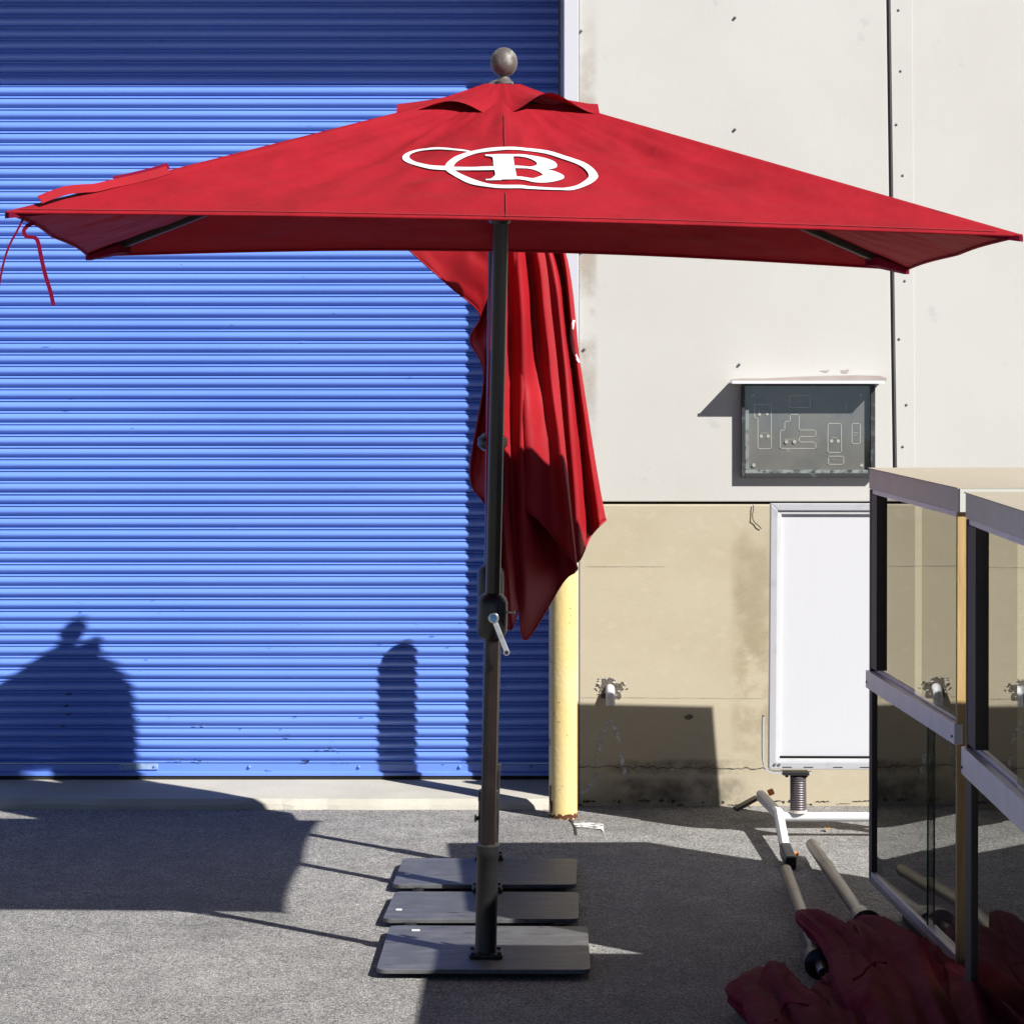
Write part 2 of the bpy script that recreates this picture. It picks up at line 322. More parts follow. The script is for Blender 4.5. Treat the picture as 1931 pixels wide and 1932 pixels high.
for (xa, ya_, xb, yb_), c, y, sc in (((1372,955,1470,1500), (.49,.395,.25), WY-.0152, 4), ((1082,-40,1130,930), (.55,.46,.38), WY-.0012, 4),
        ((1100,1460,1440,1530), (.20,.17,.12), WY-.0154, 9), ((1095,1430,1440,1465), (.33,.27,.19), WY-.0156, 12)):
    poly('stain', [P(xa, ya_, y), P(xb, ya_, y), P(xb, yb_, y), P(xa, yb_, y)], softmat('soft_stain', c, sc, .38, .70), wall)
bm = bmesh.new()
def hair(a, b, wd=.0012, Y=WY-.0165, jit=1.2, n=26):
    pp = []
    for i in range(n+1):
        t = i/n; pp.append((a[0]+(b[0]-a[0])*t+random.uniform(-jit,jit)*.3, a[1]+(b[1]-a[1])*t+random.uniform(-jit,jit)))
    V = [(bm.verts.new(P(x, y, Y)+Vector((0,0,wd*random.uniform(.3,1)))), bm.verts.new(P(x, y, Y)-Vector((0,0,wd*random.uniform(.3,1))))) for x, y in pp]
    for p, q in zip(V, V[1:]): bm.faces.new((p[0], q[0], q[1], p[1]))
hair((1105,1069),(1255,1069),.0006,jit=.3); hair((1092,1447),(1445,1450),.0018,jit=2.2,n=60); hair((1092,1316),(1440,1318),.0005,jit=.4,n=40)
B2('hairline_crack', bm, M['crack'], wall)
# crumbling foot of the wall
bm = bmesh.new()
x = WL
while x < 3.2:
    L = random.choice((.012,.02,.035,.06,.09)); h = random.uniform(.001,.005) if L > .05 else random.uniform(.002,.009); z0 = gz(WY)+random.uniform(.003,.022)
    n = 12; ev = [math.sin(math.pi*(i+.0)/n)**.5 for i in range(n+1)]; zj = [z0+random.uniform(-.0025,.0025) for _ in range(n+1)]
    top = [bm.verts.new((x+L*i/n, WY-.0155, zj[i]+h*ev[i]*random.uniform(.1,1.2)+.0003)) for i in range(n+1)]
    bot = [bm.verts.new((x+L*i/n, WY-.0155, zj[i]-h*ev[i]*random.uniform(.1,1.0)-.0003)) for i in range(n+1)]
    for i in range(n): bm.faces.new((top[i], top[i+1], bot[i+1], bot[i]))
    x += L*.9+random.choice((.002,.01,.03,.07))
B2('crumbled_edge', bm, M['crack'], wall)
# mortar smear above the map case
poly('mortar_smear', [P(a, b, WY-.0015) for a, b in ((1376,722),(1378,716),(1400,714),(1440,714),(1500,711),(1560,709),(1620,708),(1660,709),(1673,714),(1668,722))], M['patch'], wall)
for q in (((1545,700),(1565,698),(1560,703)),((1585,699),(1602,697),(1598,704),(1588,704))): poly('mortar_smear', [P(a, b, WY-.0015) for a, b in q], M['patch'], wall)
# jamb
bm = bmesh.new(); add_box(bm, DX, WL-.002, WY-.018, WY+.06, .0, 3.35); add_box(bm, DX+.003, WL-.006, WY+.06, YD+.1, .0, 3.35)
B2('door_jamb', bm, M['jamb'], wall, False, .003)
# stained chips at left of shutter / lintel and the hidden rest of the facade
lint = thing('door_lintel', 'white wall above the blue roller shutter opening', 'wall', (-2, WY, 3.3))
box('lintel_panel', -7, DX-.002, WY, YD+.35, 3.315, 6.2, M['wallu'], lint)
box('shutter_hood', -7, DX-.002, YD+.05, YD+.34, 3.0, 3.312, M['gap_black'], lint)
lw = thing('side_wall', 'off-white wall left of the blue roller shutter', 'wall', (-7.5, WY, 0))
box('wall_panel', -14, -5.2, WY, WY+.6, -.3, 6.2, M['wallu'], lw)

# ---------------- roller shutter
sh = thing('roller_shutter', 'closed bright blue corrugated roller shutter behind the red umbrellas', 'shutter', (-2, YD, .06))
pitch = 22.0*YD/F; zb = zat(1440, YD)
prof = [(.007,0.0),(.0075,.0024),(-.0062,.0030),(-.0054,.0050),(.0000,.0104),(.0070,.0108),(.0075,.0130)]
Hm = pitch-.0130
for i in range(11):
    t = i/10; prof.append((.001-.0150*math.sin(math.pi*(t*.92+.04))**.8, .0134+(Hm-.0012)*t))
prof.append((.007, pitch-.0002))
bm = bmesh.new(); xl, xr = -4.9, DX+.012
rings = [[bm.verts.new((x, y, z)) for y, z in prof] for x in (xl, xr)]
for i in range(len(prof)-1): bm.faces.new((rings[0][i], rings[1][i], rings[1][i+1], rings[0][i+1]))
sme = bpy.data.meshes.new('slat'); bmesh.ops.recalc_face_normals(bm, faces=bm.faces); bm.to_mesh(sme); bm.free()
for p in sme.polygons: p.use_smooth = True
sme.materials.append(M['blue'])
for i in range(68):
    o = bpy.data.objects.new('slat', sme); COL.objects.link(o); o.parent = sh
    o.location = (random.uniform(-.003,.003)+2, random.uniform(-.0008,.0008), zb+i*pitch-.06)
    o.rotation_euler = (random.uniform(-.022,.022), random.uniform(-.00012,.00012), 0)
box('backing_sheet', -4.9, DX+.01, YD+.012, YD+.02, .12, 3.4, M['gap_black'], sh)
# bottom bar
bm = bmesh.new(); z1 = zb-.001; zc_ = zat(1462, YD)
pf = [(.0, z1), (-.012, z1-.003), (-.012, z1-.030), (-.030, z1-.036), (-.030, zc_), (.0, zc_)]
a = [bm.verts.new((-4.9, YD+y, z)) for y, z in pf]; b = [bm.verts.new((DX+.005, YD+y, z)) for y, z in pf]
for i in range(len(pf)): bm.faces.new((a[i], b[i], b[(i+1)%len(pf)], a[(i+1)%len(pf)]))
bb = B2('bottom_bar', bm, M['blue'], sh)
box('rubber_seal', -4.9, DX+.005, YD-.026, YD+.01, .055, zc_-.001, M['gap_black'], sh)
for x in (51, 470, 677, 867, 1000, -150):
    p = P(x, 1447, YD-.013); tube('bolt', [p, p+Vector((0,-.006,0)), p+Vector((0,-.009,0))], [.0075,.0065,.003], M['blue'], bb, 10)
p0 = P(225, 1441, YD-.015); p1 = P(298, 1452, YD-.015)
pl = box('name_plate', p0.x, p1.x, YD-.019, YD-.0125, p1.z, p0.z, mat('pale_plate', (.42,.58,.80), .4, var=(.26,.40,.66), vscale=60), bb, .0015)
for x in (232, 291):
    p = P(x, 1446.5, YD-.019); tube('rivet', [p, p+Vector((0,-.005,0))], [.006,.004], M['blue'], pl if False else bb, 8)
# scuffs and scratches on the slats: chipped ridges
bm = bmesh.new()
for x, y, L in ((330,1433,16),(372,1368,14),(505,1455,10),(612,1413,24),(640,1500-60,30),(740,1570-150,26),(930,1295,20),(128,1310,4),(125,1332,3),(127,1348,5),(118,1370,4),(380,1545-110,20),(540,1390,9),(885,1432,22),(590,1437,18)):
    for j in range(5):
        xx = x+random.uniform(-L,L); yy = y+random.uniform(-1.3,1.3); p = P(xx, yy, YD-.014); r = random.uniform(.003,.009)
        f = [bm.verts.new(p+Vector((r*random.uniform(.6,1.8)*math.cos(t), 0, r*.35*math.sin(t)))) for t in (0,.9,1.9,3.1,4.2,5.3)]; bm.faces.new(f)
for _ in range(46):
    p = P(random.uniform(5,880), 1440-22*random.randint(0,14)+random.uniform(-1,3) if random.random() < .75 else random.uniform(170,1400), YD-.014); r = random.uniform(.002,.006)
    bm.faces.new([bm.verts.new(p+Vector((r*random.uniform(.8,2.6)*math.cos(t), 0, r*.3*math.sin(t)))) for t in (0,.9,1.9,3.1,4.2,5.3)])
tag(B2('paint_chip', bm, mat('chipped_blue', (.03,.06,.16), .7), sh), kind='stuff')
# guide channel between shutter and jamb
box('guide_rail', DX-.006, DX+.0, YD-.055, YD-.045, .06, 3.3, M['plate'], sh)

# ================================================================= YELLOW BOLLARD
BY = 11.10
bx = xat(1062, BY); br = .0555
bol = thing('bollard', 'pale yellow steel bollard with rusty foot at the shutter corner', 'bollard', (bx, BY, gz(BY)))
body = lathe('post', (bx, BY, gz(BY)-.02), (bx, BY, 1.29), [(0,br),(.2,br),(.5,br),(.8,br),(.955,br),(.975,br*.93),(.99,br*.7),(1,.004)], M['yellow'], bol, 40)
bm = bmesh.new()
def skin_patch(th0, z0, w_, h_):
    n = 10; c = []
    for i in range(n):
        t = 2*math.pi*i/n; r = random.uniform(.6,1.15)
        th = th0+w_*r*math.cos(t)/br; z = z0+h_*r*math.sin(t)
        c.append(bm.verts.new((bx+(br+.0012)*math.sin(th), BY-(br+.0012)*math.cos(th), z)))
    bm.faces.new(c)
g0 = gz(BY)
skin_patch(-1.15, g0+.10, .008, .045); skin_patch(-1.25, g0+.30, .0035, .018); skin_patch(-1.2, g0+.62, .002, .010)
for i in range(16): skin_patch(-1.5+i*.2, g0+.006+random.uniform(0,.008), .010, random.uniform(.005,.016))
skin_patch(-1.0, g0+.04, .010, .03)
for i in range(26): skin_patch(random.uniform(-1.3,1.3), g0+random.uniform(.05,1.15), .0018, random.uniform(.0012,.004))
tag(B2('rust_patch', bm, M['rust'], bol), kind='stuff')
# crack and worn paint mark on the ground beside it
bm = bmesh.new(); pts = [(1077,1537),(1075,1546),(1082,1553),(1085,1561),(1087,1575)]
V = []
for i, (x, y) in enumerate(pts):
    p = G(x, y, .004); V.append((bm.verts.new(p+Vector((-.005,0,0))), bm.verts.new(p+Vector((.004,0,0)))))
for a, b in zip(V, V[1:]): bm.faces.new((a[0], a[1], b[1], b[0]))
tag(B2('ground_crack', bm, M['crack']), kind='structure')
tag(poly('road_marking', [G(a, b, .0042) for a, b in ((1080,1553),(1110,1552),(1138,1555),(1139,1572),(1134,1565),(1110,1562),(1086,1560))], M['roadpaint']), kind='structure')
# strip of cracked old asphalt at the foot of the wall, plus fallen leaves
for i, (x, y) in enumerate(((1400,1521),(1406,1524),(1560,1565),(1245,1507),(1396,1512),(210,1480))):
    p = G(x, y, .008); a = random.uniform(0, 3)
    pts = [p+Vector((math.cos(a)*.03*u-math.sin(a)*.011*v, (math.sin(a)*.03*u+math.cos(a)*.011*v), .006*(1-abs(u))+.004*v*v)) for u, v in ((-1,0),(-.4,.9),(.3,1),(1,0),(.3,-1),(-.4,-.9))]
    lf = poly('fallen_leaf', pts, M['leaf'], None, .0006)
    tag(lf, ['curled brown leaf by the orange tag at the sign foot','brown leaf lying nearest the left sign foot','pale dry leaf on the ground under the sign crossbar','brown leaf in shade at the foot of the tan wall','small dry leaf at the wall between shade and sign foot','dry leaf on the concrete apron at far left'][i], 'leaf', 'dry leaves on the ground')

# ================================================================= WALL PIPE STUB
def pipe_stub(cx, cy, label):
    c = P(cx, cy, WY-.014); t = thing('wall_pipe', label, 'pipe', c)
    bm = bmesh.new()
    for (dx, dz, r) in ((-.012,.028,.034),(.018,.022,.030),(0,.035,.026),(-.02,-.004,.028),(.028,-.012,.024),(.045,.012,.012),(-.048,.022,.012),(.05,.035,.007)):
        n = 12; f = []
        for i in range(n):
            a = 2*math.pi*i/n; q = r*random.uniform(.55,1.15); f.append(bm.verts.new(c+Vector((dx+q*math.cos(a), -.0016-r*.02, dz+.8*q*math.sin(a)))))
        bm.faces.new(f)
    B2('broken_hole', bm, M['spall'], t)
    bm = bmesh.new()
    for i in range(22):
        a = random.uniform(0, 6.28); d = random.uniform(.035,.075); s = random.uniform(.004,.011)
        p = c+Vector((d*math.cos(a), -.0035, .02+.6*d*math.sin(a)))
        f = [bm.verts.new(p+Vector((s*random.uniform(.6,1.3)*math.cos(u), -.001, s*.6*random.uniform(.6,1.3)*math.sin(u)))) for u in (0,1.1,2.3,3.5,4.8)]; bm.faces.new(f)
    tag(B2('broken_rim', bm, M['conc'], t), kind='stuff')
    r = .0185
    tube('pipe_elbow', [c+Vector((0,.01,.012)), c+Vector((0,-.012,.012)), c+Vector((0,-.024,.008)), c+Vector((0,-.031,-.004)), c+Vector((0,-.033,-.02)), c+Vector((0,-.034,-.052))], [r,r,r,r,r,r], M['pvc'], t, 18)
    e = c+Vector((0,-.034,-.0525)); tube('pipe_mouth', [e, e+Vector((0,0,-.001))], [r*.8,r*.8], M['gap_black'], t, 16)  # mouth is a near-black disc, painted shade of the pipe's inside
    return t
pipe_stub(1150, 1305, 'white plastic pipe stub poking from a broken hole in the tan wall')
# chalky streaks below it
st = thing('chalk_streaks', 'white chalky drip marks forming an inverted V on the tan wall', 'stain', P(1150,1400,WY-.015))
for q in (((1148,1356),(1154,1356),(1140,1385),(1133,1410),(1132,1450),(1122,1480),(1100,1500),(1094,1494),(1112,1478),(1122,1445),(1124,1400),(1132,1375)),
          ((1150,1354),(1156,1358),(1166,1378),(1172,1395),(1168,1402),(1160,1388)),
          ((1168,1420),(1176,1422),(1178,1445),(1188,1475),(1184,1484),(1172,1455))):
    poly('chalk_drip', [P(a, b, WY-.0158) for a, b in q], M['chalk'], st)
sp2 = thing('wall_chip', 'small chipped crater in the tan wall inside the shadow', 'damage', P(1298,1352,WY-.015))
bm = bmesh.new()
for s, dx in ((.018,0),(.01,.008),(.007,-.014)):
    c = P(1299,1353,WY-.0158)+Vector((dx,0,0)); bm.faces.new([bm.verts.new(c+Vector((s*random.uniform(.6,1.2)*math.cos(u), -s*.01, .6*s*random.uniform(.6,1.2)*math.sin(u)))) for u in [i*.6 for i in range(10)]])
B2('crater', bm, M['spall'], sp2)
# dangling wire
wz = zc(1440,720,2.678)
wr = [(400,928),(402,950),(396,980),(398,1010),(412,1030),(432,1045),(446,1062)]
tag(tube('loose_wire', [P(*wz(a,b), WY-.02-.004*(i%2)) for i, (a, b) in enumerate(wr)], .0018, M['crack'], None, 8), 'thin brown wire dangling from the dark joint of the wall', 'wire')

# ================================================================= MAP CASE ON THE WALL
mz = zc(1520,780,5.3639)
mc = thing('directory_case', 'dark framed site map case under a white metal hood on the wall', 'sign', P(1524, 812, WY))
def mp_(x, y, Y): return P(*mz(x, y), Y)
FY = WY-.034
def mbox(name, x0, x1, y0, y1, Ya, Yb, m, par, bevel=0):
    a = mp_(x0, y0, Ya); b = mp_(x1, y1, Ya); return box(name, a.x, b.x, Ya, Yb, b.z, a.z, m, par, bevel)
mbox('back_plate', 242, 1755, 172, 1225, WY-.008, WY+.002, M['boxm'], mc)
mbox('map_board', 275, 1700, 185, 1140, WY-.012, WY-.0085, M['board'], mc)
fr = []
fr.append(mbox('frame_stile', 240, 278, 172, 1225, FY, WY-.008, M['boxm'], mc, .002))
fr.append(mbox('frame_stile', 1702, 1755, 172, 1225, FY, WY-.008, M['boxm'], mc, .002))
fr.append(mbox('frame_rail', 279, 1701, 1178, 1225, FY, WY-.008, M['boxm'], mc, .002))
fr.append(mbox('frame_rail', 279, 1701, 168, 184, FY, WY-.008, M['boxm'], mc, .002))
mbox('inner_sill', 282, 1698, 1138, 1176, WY-.024, WY-.0125, mat('peeling_paint', (.36,.38,.37), .7, 0, var=(.06,.065,.07), vscale=35, vmin=.45, vmax=.6), mc, .001)
mbox('inner_bead', 282, 322, 445, 1136, WY-.024, WY-.0125, mat('peeling_paint_side', (.30,.32,.32), .7, 0, var=(.05,.055,.06), vscale=35, vmin=.45, vmax=.6), mc, .001)
gp = poly('glass_pane', [mp_(279,186,WY-.028), mp_(1701,186,WY-.028), mp_(1701,1176,WY-.028), mp_(279,1176,WY-.028)], M['glass2'], mc)
MY = WY-.0128
def strip(par, pts, wd=.0032, closed=False, Y=MY):
    bm = bmesh.new(); q = [mp_(a, b, Y) for a, b in pts]
    if closed: q.append(q[0])
    for a, b in zip(q, q[1:]):
        d = (b-a).normalized()*(wd/2); add_bar(bm, a-d, b+d, wd, .0006, Vector((0,1,0)))
    return B2('map_outline', bm, M['mapline'], par)
for pts in (((388,395),(577,395),(577,898),(425,898),(425,548),(388,548)),
            ((785,298),(1018,298),(1018,430),(785,430)),
            ((790,510),(892,510),(892,686),(1080,686),(1080,760),(893,760),(893,822),(1080,822),(1080,895),(680,895),(680,688),(730,688),(730,588),(790,588)),
            ((1218,612),(1370,612),(1372,940),(1218,940)), ((1490,612),(1585,612),(1583,842),(1490,842)), ((1224,983),(1397,983),(1395,1075),(1222,1075))):
    strip(mc, pts, closed=True)
strip(mc, ((1425,405),(1425,450)), .003)
for x, y, r in ((378,1085,22),(1600,1088,20),(370,292,15),(1590,292,14),(442,510,18),(530,508,16),(462,757,20),(540,757,20),(747,820,22),(838,820,22),(1258,812,20),(1333,812,20)):
    c = mp_(x, y, MY); rr = r/5.3639/1.119*WY/F
    tube('map_dot', [c, c+Vector((0,-.001 if r < 21 else -.004,0))], [rr, rr*.9], M['mapline'], mc, 14)
def text(s, x, y, h, Y, m, par, width=None):
    cu = bpy.data.curves.new('t', 'FONT'); cu.body = s; cu.size = h; cu.align_x = 'CENTER'; cu.align_y = 'CENTER'; cu.extrude = .0003
    o = bpy.data.objects.new('t', cu); COL.objects.link(o); bpy.context.view_layer.update()
    me = bpy.data.meshes.new_from_object(o.evaluated_get(bpy.context.evaluated_depsgraph_get())); me.name = 'lettering'
    bpy.data.objects.remove(o)
    c = mp_(x, y, Y); wd = max(v.co.x for v in me.vertices)-min(v.co.x for v in me.vertices); sx = (width/wd) if width else 1
    me.transform(Matrix.Translation(c) @ Matrix.Rotation(math.radians(90), 4, 'X') @ Matrix.Diagonal((sx,1,1,1)))
    me.materials.clear(); return link('lettering', me, m, par)
px = WY/F/1.119/5.3639
text('STORAGE', 1310, 1030, .0085, MY, M['mapline'], mc, 80*px)
text('N', 1425, 370, .012, MY, M['mapline'], mc)
for x, y, wd_ in ((480,470,100),(505,720,100),(785,790,115),(1293,772,66),(1537,714,70),(1537,742,40),(772,908,50),(772,925,66),(900,362,90)):
    for k in range(int(wd_/13)):
        xx = x-wd_/2+k*13; strip(mc, ((xx+2, y+random.uniform(-2,2)),(xx+9, y+random.uniform(-2,2))), .0018)
# hood
h0 = mp_(135, 148, WY); h1 = mp_(1862, 148, WY)
HP = .118
hx0 = h0.x*(WY-HP)/WY; hx1 = h1.x*(WY-HP)/WY; hz = zat(*(mz(0,158)[1], WY-HP))
bm = bmesh.new(); add_box(bm, hx0, hx1, WY-HP, WY-.002, hz, hz+.0035); add_box(bm, hx0, hx1, WY-HP-.002, WY-HP-.0002, hz-.001, hz+.011)
B2('hood', bm, M['white'], mc)

# ================================================================= WHITE SIGN ON SPRING STAND
SY = 10.66
sg = thing('pavement_sign', 'blank white framed sign on a spring stand before the tan wall', 'sign', (xat(1597,SY), SY, gz(SY)))
x0, x1 = xat(1449,SY), xat(1785,SY); zt, zbm = zat(948,SY), zat(1450,SY)
xi0, xi1 = xat(1470,SY), xat(1723,SY); zi1, zi0 = zat(969,SY), zat(1431,SY)
def sgframe(name, quad, Ya, Yb, m): 
    bm = bmesh.new(); a = [bm.verts.new((x, Ya, z)) for x, z in quad]; b = [bm.verts.new((x, Yb, z)) for x, z in quad]
    bm.faces.new(a); bm.faces.new(b[::-1])
    for i in range(4): bm.faces.new((a[i], b[i], b[(i+1)%4], a[(i+1)%4]))
    return B2(name, bm, m, sg, False, .002)
w1 = .026
for nm, q in (('frame_stile', ((x0,zbm),(x0+w1,zbm+w1),(x0+w1,zt-w1),(x0,zt))), ('frame_stile', ((x1,zbm),(x1,zt),(x1-w1,zt-w1),(x1-w1,zbm+w1))),
              ('frame_rail', ((x0,zt),(x0+w1,zt-w1),(x1-w1,zt-w1),(x1,zt))), ('frame_rail', ((x0,zbm),(x1,zbm),(x1-w1,zbm+w1),(x0+w1,zbm+w1)))):
    sgframe(nm, q, SY-.022, SY+.022, M['aluw'])
w2 = .014
for nm, q in (('inner_bead', ((x0+w1,zbm+w1),(x0+w1+w2,zbm+w1+w2),(x0+w1+w2,zt-w1-w2),(x0+w1,zt-w1))), ('inner_bead', ((x1-w1,zbm+w1),(x1-w1,zt-w1),(x1-w1-w2,zt-w1-w2),(x1-w1-w2,zbm+w1+w2))),
              ('inner_bead', ((x0+w1,zt-w1),(x0+w1+w2,zt-w1-w2),(x1-w1-w2,zt-w1-w2),(x1-w1,zt-w1))), ('inner_bead', ((x0+w1,zbm+w1),(x1-w1,zbm+w1),(x1-w1-w2,zbm+w1+w2),(x0+w1+w2,zbm+w1+w2)))):
    sgframe(nm, q, SY-.015, SY+.015, M['white'])
bm = bmesh.new(); a0 = x0+w1+w2+.0005; a1 = x1-w1-w2-.0005; n = 180; zz0, zz1 = zbm+w1+w2+.001, zt-w1-w2-.001
V = []
for i in range(n+1):
    x = a0+(a1-a0)*i/n; y = SY-.004+(-.00016 if i % 2 else 0); V.append((bm.verts.new((x, y, zz0)), bm.verts.new((x, y, zz1))))
for a, b in zip(V, V[1:]): bm.faces.new((a[0], b[0], b[1], a[1]))
B2('sign_face', bm, M['signface'], sg)
box('sign_back', a0, a1, SY, SY+.004, zz0, zz1, M['signface'], sg)
box('gasket', a0, a1, SY-.014, SY-.006, zz0-.0005, zz0+.008, M['blackp'], sg)
for dx in (.012, .028): 
    c = Vector((x0+dx+.01, SY-.0225, zbm+.018)); tube('corner_screw', [c, c+Vector((0,-.003,0))], [.006,.005], M['steel'], sg, 12)
for xx in (.05,.13,.24,.34): bar('rail_slot', (x0+xx, SY-.0226, zbm+.008), (x0+xx+.035, SY-.0226, zbm+.008), .0008, .003, M['blackp'], sg)
# U strap
q = zc(1500,1240,2.921)
us = [(322,792),(320,860),(320,960),(322,1060),(330,1100),(350,1128),(380,1140),(620,1142)]
for sgn in (0,):
    bm = bmesh.new(); pts = [P(*q(a,b), SY) for a, b in us]
    V = []
    for i, p in enumerate(pts):
        d = (pts[min(i+1,len(pts)-1)]-pts[max(i-1,0)]).normalized(); nn = Vector((d.z,0,-d.x))*.0035
        V.append([bm.verts.new(p+nn*s+Vector((0,yy,0))) for s, yy in ((-1,-.02),(1,-.02),(1,.02),(-1,.02))])
    for a, b in zip(V, V[1:]):
        for k_ in range(4): bm.faces.new((a[k_], a[(k_+1)%4], b[(k_+1)%4], b[k_]))
    B2('side_bracket', bm, M['aluw'], sg)
def spring(cx):
    top = P(cx, 1457, SY); bot = P(cx, 1531, SY); 
    box('spring_plate', top.x-.060 if cx < 1600 else top.x-.045, top.x+.038, SY-.035, SY+.035, top.z-.008, top.z+.004, M['bronze2'], sg, .001)
    for dx in (-.045,.028):
        c = Vector((top.x+dx, SY-.02, top.z-.008)); tube('plate_bolt', [c, c-Vector((0,0,.008))], .006, M['bronze2'], sg, 6, False)
    pts = []; N = 15*14
    for i in range(N):
        t = i/(N-1); a = t*15*2*math.pi; pts.append(Vector((top.x+.027*math.cos(a), SY+.027*math.sin(a), top.z-.012+(bot.z-top.z+.014)*t)))
    tube('spring', pts, .0046, mat('dark_spring_steel', (.10,.085,.09), .45, .3), sg, 7)
    tube('spring_core', [Vector((top.x, SY, top.z-.008)), Vector((top.x, SY, bot.z))], .021, M['gap_black'], sg, 12)
    tube('spring_foot', [Vector((top.x, SY, bot.z-.004)), Vector((top.x, SY, bot.z+.006))], .033, M['fascia'], sg, 18)
spring(1505); spring(1730)
cb = zat(1541, SY)
tube('cross_tube', [(xat(1470,SY), SY, cb), (xat(1764,SY), SY, cb)], .0175, M['white'], sg, 18)
tz = zc(1540,1560,6.4367)
def foot(dx):
    a = G(*tz(790,1500), .05)+Vector((dx,0,0)); m1 = Vector((xat(1468,SY)+dx, SY, cb+.012)); b = P(1431, 1501, SY+.36)+Vector((dx, 0, 0))
    pts = [a, a+(m1-a)*.45, m1, m1+(b-m1)*.3, b]
    bm = bmesh.new()
    V = []
    for i, p in enumerate(pts):
        d = (pts[min(i+1,4)]-pts[max(i-1,0)]).normalized(); s = d.cross(Vector((0,0,1))).normalized(); u = s.cross(d)
        V.append([bm.verts.new(p+s*x*.017+u*y*.020) for x, y in ((-1,-.7),(-.7,-1),(.7,-1),(1,-.7),(1,.6),(.5,1),(-.5,1),(-1,.6))])
    for p_, q_ in zip(V, V[1:]):
        for k_ in range(8): bm.faces.new((p_[k_], p_[(k_+1)%8], q_[(k_+1)%8], q_[k_]))
    bm.faces.new(V[0][::-1]); bm.faces.new(V[-1])
    ft = B2('foot_bar', bm, M['white'], sg, False)
    bar('rubber_cap', a+Vector((.008,-.13,-.030)), a+Vector((0,.01,0.0)), .040, .050, M['blackp'], sg, .008)
    bar('rubber_cap', b+Vector((-.01,.02,-.01)), b+Vector((-.10,.0,-.055)), .05, .012, M['blackp'], sg, .003)
foot(0); foot(xat(1785,SY)-xat(1449,SY))
bar('orange_tag', P(*tz(500,740), 10.95), P(*tz(575,710), 10.95), .022, .026, M['orange'], sg, .003, Vector((0,1,0)))
oc = G(*tz(880,1560), .02); bar('orange_tag', oc, oc+Vector((.022,0,-.004)), .016, .016, M['orange'], sg, .003)

for ch in sg.children:
    if ch.name.split('.')[0] in ('frame_stile','frame_rail','inner_bead','sign_face','sign_back','gasket','corner_screw','rail_slot','side_bracket'):
        for v in ch.data.vertices: v.co.y -= .07*(v.co.z-zbm)
bpy.context.view_layer.update(); cl_ = Vector((xat(1449,SY), SY, 0)); sg.matrix_basis = (Matrix.Translation(cl_) @ Matrix.Rotation(-.02, 4, 'Z') @ Matrix.Translation(-cl_)) @ sg.matrix_basis

